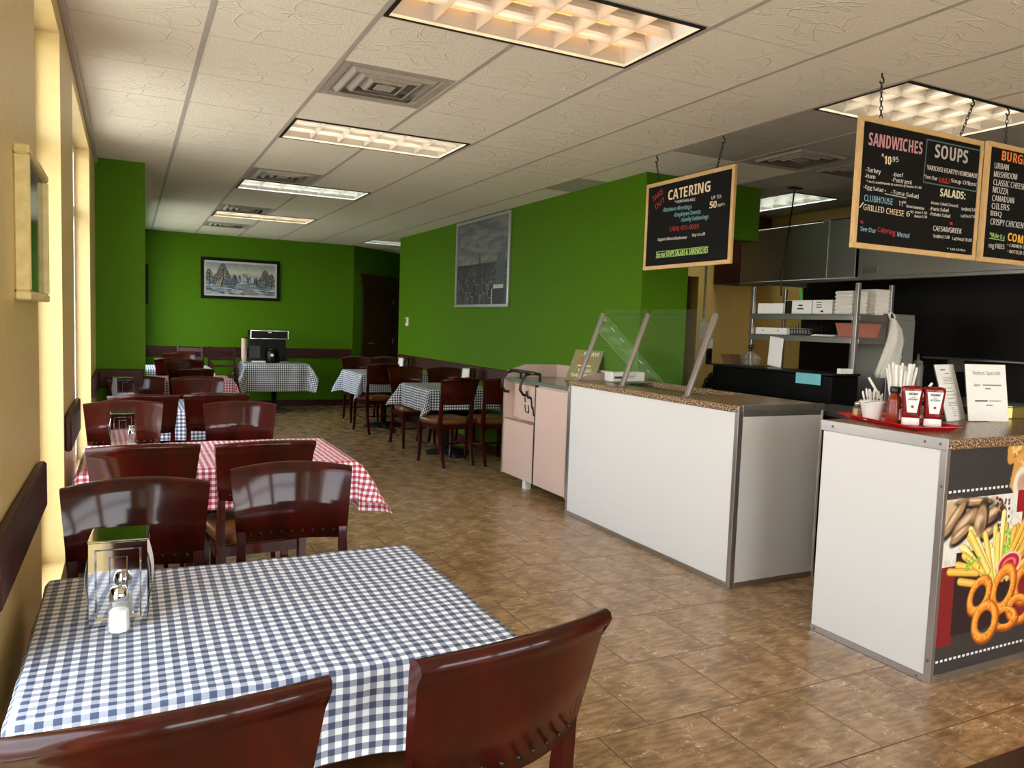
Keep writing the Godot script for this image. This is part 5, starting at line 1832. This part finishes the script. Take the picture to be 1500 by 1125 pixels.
func picture(called: String, label: String, at: Vector3, B: Basis, w: float, h: float, f: float, deep: float, frame_look, art, mat_w := 0.0):
	# local x to the right, y up, z out of the wall
	var root = thing(called, label, "picture", at)
	root.basis = B
	for s in [-1, 1]:
		ob("frame_rail", box_mesh(Vector3(w, f, deep), 0.004, Vector3(0, s * (h - f) * 0.5, deep * 0.5)), frame_look, root)
		ob("frame_rail", box_mesh(Vector3(f, h - 2 * f, deep), 0.004, Vector3(s * (w - f) * 0.5, 0, deep * 0.5)), frame_look, root)
	var a := w * 0.5 - f - mat_w
	var b := h * 0.5 - f - mat_w
	if mat_w > 0.0: ob("liner", box_mesh(Vector3(w - 2 * f, h - 2 * f, 0.006), 0, Vector3(0, 0, deep * 0.5)), M.mat_board, root)
	var st = ST()
	var z := deep * 0.5 + 0.004
	quad_uv(st, Vector3(-a, -b, z), Vector3(a, -b, z), Vector3(a, b, z), Vector3(-a, b, z))
	ob("print", st, art, root)
	return root


func build_wall_things():
	picture("landscape_painting", "black framed winter mountain landscape painting on green back wall", P(1.59, 2.03, BACK), Basis.IDENTITY, 1.185, 0.635, 0.045, 0.035, M.black_frame, winter_print(), 0.03)
	var to_left := Basis(Vector3(0, 0, 1), Vector3.UP, Vector3(-1, 0, 0))
	picture("city_photograph", "silver framed grey city skyline photograph on the green wall", P(3.66, 2.165, 8.17), to_left, 1.50, 1.03, 0.035, 0.03, M.silver_frame, city_print())
	var to_right := Basis(Vector3(0, 0, -1), Vector3.UP, Vector3(1, 0, 0))
	picture("gilt_picture", "thick pale gold framed dark picture on the window wall pier", P(WL, 1.665, 2.43), to_right, 0.49, 0.37, 0.022, 0.034, M.gold_frame, M.dark_glass)
	picture("edge_on_picture", "slim dark picture hung past the corner of the green column", P(0.125, 1.72, 8.05), to_right, 0.45, 0.36, 0.02, 0.035, M.black_frame, M.dark_glass)
	var th = thing("thermostat", "small white thermostat on the green wall near dark door", "thermostat", P(3.66, 1.456, 10.75), 0.0)
	th.basis = to_left
	ob("case", box_mesh(Vector3(0.09, 0.13, 0.03), 0.006, Vector3(0, 0, 0.015)), M.white_plastic, th)
	ob("window", box_mesh(Vector3(0.03, 0.06, 0.004), 0.001, Vector3(-0.01, 0.01, 0.031)), M.black_plastic, th)
	var m = ob("floor_mat", slab_mesh(2.30, 3.4, 0.0, 0.012, 0.5, 1.53, 0.004), M.black_plastic, null)
	m.position = Vector3.ZERO
	m.rotation.y = 0.0
	tag(m, "black rubber floor mat in front of the order counter", "mat")


# ================================================================ things on the tables
func napkin_holder(at: Vector3, label: String, turn := 0.0, s := 1.0):
	var root = thing("napkin_dispenser", label, "napkin dispenser", at, turn, "chrome napkin dispensers")
	var w := 0.118 * s
	var h := 0.192 * s
	var d := 0.115 * s
	var st
	for z in [-1, 1]:
		# face plate with a raised border and pressed panel
		var k := 0.012
		st = ST()
		var p := func(x, y, o): return Vector3(x * z, y, z * (d * 0.5 + o))
		var ring := [[w * 0.5, 0.0, h, 0.0], [w * 0.5 - k, k, h - k * 1.6, 0.0], [w * 0.5 - k - 0.004, k + 0.004, h - k * 1.6 - 0.004, -0.004], [w * 0.16, h * 0.26, h * 0.80, -0.004], [w * 0.16 - 0.003, h * 0.26 + 0.003, h * 0.80 - 0.003, -0.008]]
		for i in ring.size() - 1:
			var a = ring[i]
			var b = ring[i + 1]
			quad(st, p.call(-a[0], a[1], a[3]), p.call(a[0], a[1], a[3]), p.call(b[0], b[1], b[3]), p.call(-b[0], b[1], b[3]))
			quad(st, p.call(a[0], a[1], a[3]), p.call(a[0], a[2], a[3]), p.call(b[0], b[2], b[3]), p.call(b[0], b[1], b[3]))
			quad(st, p.call(a[0], a[2], a[3]), p.call(-a[0], a[2], a[3]), p.call(-b[0], b[2], b[3]), p.call(b[0], b[2], b[3]))
			quad(st, p.call(-a[0], a[2], a[3]), p.call(-a[0], a[1], a[3]), p.call(-b[0], b[1], b[3]), p.call(-b[0], b[2], b[3]))
		var e = ring[-1]
		quad(st, p.call(-e[0], e[1], e[3]), p.call(e[0], e[1], e[3]), p.call(e[0], e[2], e[3]), p.call(-e[0], e[2], e[3]))
		ob("face_plate", st, M.chrome, root)
	st = ST()
	bx(st, Vector3(0, h - 0.002, 0), Vector3(w + 0.004, 0.006, d + 0.006), 0.002)
	ob("top_cover", st, M.chrome, root)
	ob("bottom_plate", box_mesh(Vector3(w, 0.006, d - 0.001), 0.001, Vector3(0, 0.003, 0)), M.chrome, root)
	for x in [-1, 1]:
		st = ST(true)
		var n := 12
		for sheet in 3:
			var row := []
			for i in n + 1:
				var t := float(i) / n
				var y := 0.008 + t * (h - 0.016)
				var out := (0.010 + 0.004 * sheet) * sin(t * PI) * s + w * 0.5 - 0.012 + 0.002 * sheet
				row.append([y, out])
			var zw := d * 0.5 - 0.006 - 0.004 * sheet
			for i in n:
				quad_out(st, Vector3(x * row[i][1], row[i][0], zw), Vector3(x * row[i][1], row[i][0], -zw), Vector3(x * row[i + 1][1], row[i + 1][0], -zw), Vector3(x * row[i + 1][1], row[i + 1][0], zw), Vector3(0, h * 0.5, 0))
		ob("napkins", st, M.paper, root)
	return root


func salt_shaker(at: Vector3, label: String, fill: float):
	var root = thing("salt_shaker", label, "shaker", at, 0.0, "glass salt shakers")
	root.scale = Vector3.ONE * 1.12
	var st = ST()
	lathe(st, [[0.019, 0.0], [0.021, 0.003], [0.021, 0.012], [0.0195, 0.045], [0.0165, 0.062], [0.016, 0.068]], 8)
	ob("glass", st, M.clear, root)
	st = ST()
	lathe(st, [[0.0175, 0.004], [0.0185, 0.012], [0.0175, 0.004 + fill * 0.9], [0.016, 0.004 + fill]], 8)
	ob("salt", st, M.salt, root)
	st = ST(true)
	lathe(st, [[0.0168, 0.066], [0.0178, 0.069], [0.0178, 0.078], [0.016, 0.081], [0.0155, 0.086], [0.011, 0.092], [0.0, 0.094]], 20)
	ob("cap", st, M.chrome, root)
	return root


func build_table_things():
	var y := TOP + 0.0035
	napkin_holder(P(-0.020, y, 1.945), "large chrome napkin dispenser on the first blue gingham cloth", -0.065)
	salt_shaker(P(-0.022, y, 1.838), "full glass salt shaker in front of the largest napkin dispenser", 0.042)
	napkin_holder(P(-0.032, y, 4.47), "chrome napkin dispenser at the window end of red gingham cloth", 0.02, 0.92)
	salt_shaker(P(0.012, y, 4.36), "glass salt shaker on the draped red gingham cloth", 0.02)
	napkin_holder(P(-0.045, y, 6.70), "chrome napkin dispenser on cloth before the green column", 0.3)
	napkin_holder(P(3.50, y, 10.45), "chrome napkin dispenser by the green wall near dark door", 0.5, 0.95)
	napkin_holder(P(3.50, y, 8.10), "chrome napkin dispenser by the green wall near city photograph", 0.5)
	salt_shaker(P(3.40, y, 7.90), "glass salt shaker by the green wall under city photograph", 0.03)
	# coffee machine and its neighbours
	var c = thing("coffee_machine", "black and steel coffee machine on the black gingham cloth", "coffee machine", P(1.91, y, 12.22))
	ob("hood", box_mesh(Vector3(0.555, 0.125, 0.34), 0.008, Vector3(0, 0.425, 0)), M.black_glossy, c)
	for s in [[0.0, 0.366, 0.56, 0.012], [0.0, 0.484, 0.56, 0.012]]: ob("chrome_strip", box_mesh(Vector3(s[2], s[3], 0.012), 0.002, Vector3(s[0], s[1], 0.171)), M.chrome, c)
	for s in [-1, 1]: ob("chrome_strip", box_mesh(Vector3(0.012, 0.11, 0.012), 0.002, Vector3(s * 0.274, 0.425, 0.171)), M.chrome, c)
	ob("badge", box_mesh(Vector3(0.05, 0.018, 0.004), 0.001, Vector3(0, 0.462, 0.172)), M.alu, c)
	ob("back_body", box_mesh(Vector3(0.54, 0.365, 0.14), 0.006, Vector3(0, 0.185, -0.095)), M.black_glossy, c)
	ob("base", box_mesh(Vector3(0.20, 0.032, 0.24), 0.005, Vector3(-0.16, 0.016, 0.09)), M.alu, c)
	ob("poster_panel", box_mesh(Vector3(0.15, 0.19, 0.01), 0.002, Vector3(-0.185, 0.155, -0.018)), cup_print(), c)
	var pot = thing("airpot", "black round airpot standing in front of the coffee machine", "airpot", P(1.96, y, 12.10))
	var st = ST(true)
	lathe(st, [[0.085, 0.0], [0.088, 0.01], [0.088, 0.17], [0.07, 0.20]], 24)
	ob("vessel", st, M.black_glossy, pot)
	st = ST(true)
	lathe(st, [[0.07, 0.20], [0.066, 0.215], [0.03, 0.225], [0.0, 0.227]], 24)
	ob("lid", st, M.black_plastic, pot)
	ob("price_tag", box_mesh(Vector3(0.04, 0.04, 0.003), 0.0005, Vector3(-0.02, 0.12, 0.0885)), M.paper, pot)
	var cp = thing("cup_stack", "tall stack of pale paper cups left of coffee machine", "cups", P(1.555, y, 12.16))
	for k in 9:
		st = ST(true)
		var b := 0.034 * k
		lathe(st, [[0.030, b], [0.042, b + 0.085], [0.0435, b + 0.09], [0.041, b + 0.09]], 18)
		ob("cup", st, M.pink, cp)
	st = ST(true)
	lathe(st, [[0.044, 0.362], [0.046, 0.366], [0.044, 0.378], [0.0, 0.38]], 18)
	ob("lid", st, M.black_plastic, cp)
	var sc = thing("sweetener_rack", "low grey rack of sweeteners right of the airpot", "rack", P(2.13, y, 12.10))
	ob("tray", box_mesh(Vector3(0.13, 0.02, 0.12), 0.003, Vector3(0, 0.01, 0)), M.grey_plastic, sc)
	for k in 4: ob("divider", box_mesh(Vector3(0.004, 0.06, 0.11), 0.001, Vector3(-0.06 + 0.04 * k, 0.05, 0)), M.black_plastic, sc)


func cup_print() -> StandardMaterial3D:
	var img := Image.create(96, 120, false, Image.FORMAT_RGB8)
	img.fill(c8(26, 22, 22))
	blob(img, Vector2(44, 42), Vector2(34, 26), 0.2, c8(196, 52, 34), 0.35, 0.2)
	blob(img, Vector2(58, 30), Vector2(22, 12), -0.4, c8(220, 96, 60), 0, 0.4)
	blob(img, Vector2(30, 74), Vector2(12, 26), 0.3, c8(206, 200, 190), 0, 0.4)
	blob(img, Vector2(66, 90), Vector2(20, 8), 0.5, c8(150, 140, 130), 0, 0.5)
	var m := mat(Color.WHITE, 0.4)
	m.albedo_texture = tex(img)
	return m


# ================================================================ things on the counters
func ketchup(at: Vector3, turn: float, label: String):
	var root = thing("ketchup_bottle", label, "bottle", at, turn, "upside-down ketchup bottles on the red tray")
	var st = ST(true)
	var body := []
	for q in [[0.036, 0.034], [0.038, 0.045], [0.041, 0.10], [0.045, 0.145], [0.047, 0.168], [0.044, 0.178], [0.03, 0.183], [0.0, 0.184]]: body.append(q)
	lathe(st, body, 28, Vector3.ZERO, Basis.IDENTITY, 1.0, 0.62)
	ob("bottle_body", st, M.ketchup, root)
	st = ST(true)
	lathe(st, [[0.037, 0.0], [0.038, 0.004], [0.037, 0.032], [0.034, 0.036]], 28, Vector3.ZERO, Basis.IDENTITY, 1.0, 0.66)
	ob("cap", st, M.white_plastic, root)
	# keystone label wrapped on the front
	st = ST(true)
	var n := 8
	var pt := func(u, v) -> Vector3:
		var yy := lerpf(0.060, 0.160, v)
		var half := lerpf(0.52, 0.80, v)
		var r := lerpf(0.0385, 0.0468, clampf((yy - 0.045) / 0.12, 0, 1)) + 0.0006
		var a: float = PI / 2 + (0.5 - u) * 2.0 * half
		return Vector3(cos(a) * r, yy, sin(a) * r * 0.62)
	for i in n:
		for j in 4:
			quad(st, pt.call(float(i) / n, j / 4.0), pt.call(float(i + 1) / n, j / 4.0), pt.call(float(i + 1) / n, (j + 1) / 4.0), pt.call(float(i) / n, (j + 1) / 4.0))
	var lb = ob("label", st, M.paper, root)
	words(lb, "HEINZ", Vector3(-0.019, 0.147, 0.0298), Vector3(0.019, 0.147, 0.0298), 0.011, M.chalk.ink, Vector3(0, 0, 1), true)
	words(lb, "TOMATO", Vector3(-0.010, 0.132, 0.0292), Vector3(0.010, 0.132, 0.0292), 0.004, M.chalk.ink, Vector3(0, 0, 1))
	words(lb, "KETCHUP", Vector3(-0.019, 0.122, 0.0285), Vector3(0.019, 0.122, 0.0285), 0.009, M.chalk.slate, Vector3(0, 0, 1), true)
	st = ST(true)
	lathe(st, [[0.006, -0.001], [0.006, 0.0005], [0.0, 0.001]], 12, Vector3(0, 0.088, 0.0268), Basis(Vector3.RIGHT, PI / 2))
	ob("tomato_print", st, M.red_plastic, lb)
	return root


func page(label: String, at: Vector3, turn: float, w: float, h: float, tilt: float):
	var root = thing("paper_stand", label, "notice", at, turn, "upright paper notices on the order counter")
	var B := Basis(Vector3.RIGHT, -tilt)
	var st = ST()
	bx(st, B * Vector3(0, h * 0.5 + 0.003, 0), Vector3(w, h, 0.0016), 0, B)
	var sheet = ob("sheet", st, M.paper, root)
	st = ST()
	bx(st, B * Vector3(0, h * 0.5 + 0.003, -0.004), Vector3(w + 0.004, h + 0.004, 0.003), 0, B)
	bx(st, Vector3(0, 0.002, -0.03), Vector3(w, 0.004, 0.09), 0.001)
	ob("acrylic_stand", st, M.clear, root)
	return [root, sheet, B]


func build_counter_things():
	var y := 1.052
	var turn := 0.263
	var tray = thing("red_tray", "red plastic tray of condiments on the order counter", "tray", P(3.30, y, 2.44), -turn)
	var st = ST()
	var rr := func(a, b, yy) -> Array:
		var loop := []
		for k in 4:
			for i in 6:
				var t := PI / 2 * (k + i / 5.0)
				loop.append(Vector3([1, -1, -1, 1][k] * (a - 0.03) + 0.03 * cos(t), yy, [-1, -1, 1, 1][k] * (b - 0.03) - 0.03 * sin(t)))
		return loop
	rings(st, [rr.call(0.115, 0.25, 0.0), rr.call(0.135, 0.27, 0.020), rr.call(0.143, 0.28, 0.021), rr.call(0.143, 0.28, 0.017), rr.call(0.133, 0.268, 0.017), rr.call(0.113, 0.248, 0.004)], true, true)
	ob("tray_body", st, M.red_tray, tray)
	y += 0.006
	# spice jar
	var j = thing("spice_jar", "small glass jar of brown spice behind the white bucket", "jar", P(3.251, y, 2.625))
	st = ST()
	lathe(st, [[0.024, 0.0], [0.026, 0.004], [0.026, 0.05], [0.019, 0.06], [0.018, 0.064]], 10)
	ob("glass", st, M.clear, j)
	st = ST()
	lathe(st, [[0.0235, 0.003], [0.0245, 0.006], [0.0245, 0.042], [0.022, 0.044]], 10)
	ob("spice", st, M.spice, j)
	st = ST(true)
	lathe(st, [[0.019, 0.062], [0.019, 0.074], [0.012, 0.081], [0.0, 0.082]], 16)
	ob("cap", st, M.chrome, j)
	# bucket of plastic cutlery
	var b = thing("white_bucket", "small white metal bucket holding plastic cutlery", "bucket", P(3.235, y, 2.530))
	st = ST(true)
	lathe(st, [[0.038, 0.0], [0.040, 0.002], [0.057, 0.088], [0.060, 0.090], [0.060, 0.094], [0.055, 0.094], [0.037, 0.006]], 28)
	ob("pail", st, M.white_plastic, b)
	st = ST(true)
	var hp := []
	for i in 13:
		var t := PI * i / 12.0
		hp.append(Vector3(0.060 * cos(t), 0.086 + 0.012 * sin(t), 0.058 * sin(t)))
	tube(st, hp, 0.0018, 6)
	ob("bail", st, M.steel, b)
	var rng := RandomNumberGenerator.new()
	rng.seed = 12
	var heads := [[-0.042, 0.155, 0.0], [-0.030, 0.15, 0.01], [-0.018, 0.15, -0.01], [-0.008, 0.155, 0.012], [0.004, 0.14, 0.0], [0.02, 0.14, 0.01], [0.03, 0.142, -0.01], [0.036, 0.13, 0.014], [0.01, 0.135, -0.02], [-0.05, 0.14, -0.01]]
	for k in heads.size():
		var q = heads[k]
		var tip: Vector3 = P(3.235, y, 2.530) + Vector3(q[0] * 1.3, q[1], q[2])
		var foot: Vector3 = P(3.235, y + 0.01, 2.530) + Vector3(q[0] * 0.35, 0, q[2] * 0.5)
		var f = thing("plastic_cutlery", "white plastic cutlery piece standing in the white bucket", "cutlery", foot, 0.0, "plastic cutlery in the white bucket")
		var dir := (tip - foot)
		var up := dir.normalized()
		var side := up.cross(Vector3(0.2, 0, 1)).normalized()
		var face := side.cross(up)
		st = ST()
		bx(st, dir * 0.36, Vector3(0.006, dir.length() * 0.72, 0.0022), 0.0008, Basis(side, up, face))
		ob("stem", st, M.white_plastic, f)
		st = ST(true)
		var poly := []
		for i in 10:
			var t := TAU * i / 10.0
			poly.append(Vector2(cos(t) * 0.009, sin(t) * dir.length() * 0.16))
		prism(st, PackedVector2Array(poly), -0.0011, 0.0011, Transform3D(Basis(side, up, face), dir * 0.86))
		ob("blade", st, M.white_plastic, f)
	# sauce bottle
	var s = thing("sauce_bottle", "orange-red sauce bottle with a black cap on red tray", "bottle", P(3.250, y, 2.424))
	st = ST(true)
	lathe(st, [[0.031, 0.0], [0.033, 0.004], [0.033, 0.075], [0.029, 0.088], [0.031, 0.10], [0.028, 0.118], [0.020, 0.132], [0.019, 0.146]], 24)
	ob("bottle_body", st, M.sauce, s)
	st = ST(true)
	lathe(st, [[0.0225, 0.143], [0.0235, 0.146], [0.0235, 0.170], [0.021, 0.173], [0.0, 0.173]], 20)
	ob("cap", st, M.black_plastic, s)
	st = ST(true)
	for i in 8:
		var a0 := PI / 2 - 0.9 + 1.1 * i / 8.0
		var a1 := PI / 2 - 0.9 + 1.1 * (i + 1) / 8.0
		quad(st, Vector3(cos(a1), 0, sin(a1)) * 0.0336 + Vector3(0, 0.018, 0), Vector3(cos(a0), 0, sin(a0)) * 0.0336 + Vector3(0, 0.018, 0), Vector3(cos(a0), 0, sin(a0)) * 0.0336 + Vector3(0, 0.068, 0), Vector3(cos(a1), 0, sin(a1)) * 0.0336 + Vector3(0, 0.068, 0))
	ob("label", st, M.paper, s)
	ketchup(P(3.262, y, 2.345), -0.75, "red ketchup bottle on its white cap, next to sauce bottle")
	ketchup(P(3.328, y, 2.280), -0.75, "red ketchup bottle on its white cap, at the tray's corner")
	# cup of straws
	var cupb := P(3.375, y, 2.49)
	var cup = thing("straw_cup", "clear cup full of white straws behind the sauce bottle", "cup", cupb)
	st = ST(true)
	lathe(st, [[0.036, 0.0], [0.038, 0.002], [0.046, 0.115], [0.047, 0.12], [0.0445, 0.118], [0.036, 0.006]], 24)
	ob("cup_wall", st, M.clear, cup)
	for k in 34:
		var a := k * 2.39996
		var r := sqrt((k + 0.5) / 34.0)
		var off := Vector3(cos(a) * r, 0, sin(a) * r)
		var foot := cupb + off * 0.028 + Vector3(0, 0.008, 0)
		var lean_: float = 0.075 if k < 31 else 0.15
		var tip := cupb + off * lean_ + Vector3(0, 0.262 + 0.02 * sin(k * 1.7) - (0.05 if k >= 31 else 0.0), 0)
		st = ST(true)
		tube(st, [Vector3.ZERO, (tip - foot) * 0.5, tip - foot], 0.0058, 7)
		var w = ob("straw", st, M.paper, null, foot)
		tag(w, "white paper-wrapped straw standing in the clear cup" if k < 31 else "white straw leaning far out over the clear cup's rim", "straw", "straws in the clear cup")
	# glass caddies standing between the bottles
	for q in [[3.352, 2.375, "small clear tumbler behind the two ketchup bottles"], [3.292, 2.475, "small clear tumbler between sauce bottle and white bucket"]]:
		var gcup = thing("clear_tumbler", q[2], "tumbler", P(q[0], y, q[1]), 0.0, "clear tumblers on the red tray")
		st = ST(true)
		lathe(st, [[0.020, 0.0], [0.022, 0.003], [0.025, 0.085], [0.0238, 0.085], [0.020, 0.006]], 18)
		ob("tumbler_wall", st, M.clear, gcup)
	# notices
	var p1 = page("narrow printed notice sheet leaning next to the red tray", P(3.77, 1.051, 2.452), 0.25, 0.25, 0.29, 0.28)
	var put = func(page_, u0, u1, v, h, look, text):
		var Bq: Basis = page_[2]
		var a: Vector3 = Bq * Vector3(u0, v, 0.0012)
		var b2: Vector3 = Bq * Vector3(u1, v, 0.0012)
		if text: words(page_[1], text, a, b2, h, look, Bq * Vector3(0, 0, 1))
		else:
			var stl = ST()
			bx(stl, (a + b2) * 0.5, Vector3(u1 - u0, h, 0.0006), 0, Bq)
			ob("text_line", stl, look, page_[1])
	put.call(p1, -0.065, -0.005, 0.265, 0.005, M.chalk.ink, "")
	put.call(p1, -0.02, 0.03, 0.245, 0.005, M.grey_plastic, "")
	for k in 5: put.call(p1, -0.06, 0.065 - 0.01 * (k % 2), 0.225 - 0.008 * k, 0.0025, M.grey_plastic, "")
	for k in 4: put.call(p1, -0.06, [0.04, 0.05, 0.065, 0.03][k], 0.17 - 0.018 * k, 0.003, M.grey_plastic, "")
	for k in 3: put.call(p1, -0.06, 0.06, 0.095 - 0.008 * k, 0.0025, M.grey_plastic, "")
	for k in 5: put.call(p1, -0.03, 0.01 + 0.006 * (k % 3), 0.066 - 0.010 * k, 0.003, M.grey_plastic, "")
	var p2 = page("upright white notice headed Todeys Specials on order counter", P(3.931, 1.051, 2.388), -0.2, 0.257, 0.29, 0.17)
	put.call(p2, -0.088, 0.092, 0.246, 0.026, M.chalk.slate, "Todeys Specials")
	put.call(p2, -0.08, -0.04, 0.186, 0.014, M.chalk.ink, "Beef")
	put.call(p2, -0.025, 0.095, 0.186, 0.006, M.grey_plastic, "")
	put.call(p2, -0.01, 0.025, 0.168, 0.007, M.grey_plastic, "")
	put.call(p2, -0.08, 0.0, 0.105, 0.007, M.chalk.ink, "")
	put.call(p2, 0.01, 0.085, 0.105, 0.005, M.grey_plastic, "")
	put.call(p2, -0.01, 0.03, 0.083, 0.006, M.grey_plastic, "")
	var till = thing("reflection_box", "small added steel box coloured as a yellow reflection, back of order counter", "box", P(4.33, 1.051, 2.50))  # box added to hold the yellow reflection as its colour
	ob("body", box_mesh(Vector3(0.24, 0.06, 0.12), 0.004, Vector3(0, 0.03, 0)), M.yellow_reflection, till)
	ob("rim", box_mesh(Vector3(0.245, 0.008, 0.125), 0.002, Vector3(0, 0.064, 0)), M.steel, till)
	# on the long counter: white carton; on the cabinet: thank-you sign
	var wb = thing("glove_carton", "white and grey carton behind the glass guard", "box", P(3.50, 1.05, 5.0), 0.0)
	ob("carton", box_mesh(Vector3(0.30, 0.07, 0.12), 0.003, Vector3(0.0, 0.035, 0)), M.paper, wb)
	ob("print_band", box_mesh(Vector3(0.07, 0.018, 0.001), 0, Vector3(-0.10, 0.03, 0.0605)), M.chalk.ink, wb)
	for k in 3: ob("print_line", box_mesh(Vector3(0.10 - 0.02 * k, 0.004, 0.001), 0, Vector3(0.02, 0.05 - 0.012 * k, 0.0605)), M.grey_plastic, wb)
	var bearer = ob("counter_bridge", slab_mesh(3.26, 3.68, 1.035, 1.05, 4.93, 5.07, 0.003), M.steel)
	tag(bearer, "narrow steel ledge under the carton on the long counter", "ledge")
	var sg = thing("thanks_sign", "olive sign lettered PLEASE and THANK YOU on the pink cabinet", "sign", P(3.50, 0.986, 5.68), -PI / 2 + 0.25)
	var TB := Basis(Vector3.RIGHT, -0.42)
	st = ST()
	bx(st, TB * Vector3(0, 0.15, 0), Vector3(0.34, 0.30, 0.012), 0.002, TB)
	var pl = ob("plaque", st, mottled(c8(150, 146, 96), c8(120, 112, 70), 0.6, 6.0, 91), sg)
	st = ST()
	bx(st, Vector3(0, 0.06, -0.10), Vector3(0.10, 0.12, 0.01), 0.001, Basis(Vector3.RIGHT, 0.3))
	ob("easel_leg", st, M.rail_wood, sg)
	st = ST(true)
	for k in 7: lathe(st, [[0.028, 0.0], [0.02, 0.0015], [0.0, 0.002]], 10, TB * Vector3(-0.085 + 0.022 * k, 0.195 + 0.012 * sin(k * 2.0), 0.007), TB * Basis(Vector3.RIGHT, PI / 2), 0.6, 1.0)
	ob("leaf_print", st, mat(c8(170, 112, 72), 0.8), pl)
	var nrm := TB * Vector3(0, 0, 1)
	for q in [["PLEASE", -0.05, 0.13, 0.262, 0.036], ["TRASH", -0.06, 0.10, 0.105, 0.030], ["THANK YOU", -0.12, 0.11, 0.058, 0.032]]:
		words(pl, q[0], TB * Vector3(q[1], q[3], 0.0066), TB * Vector3(q[2], q[3], 0.0066), q[4], M.chalk.cream2, nrm, true)
	st = ST()
	bx(st, TB * Vector3(0.0, 0.15, 0.0068), Vector3(0.16, 0.012, 0.001), 0, TB)
	ob("script_line", st, M.chalk.cream2, pl)
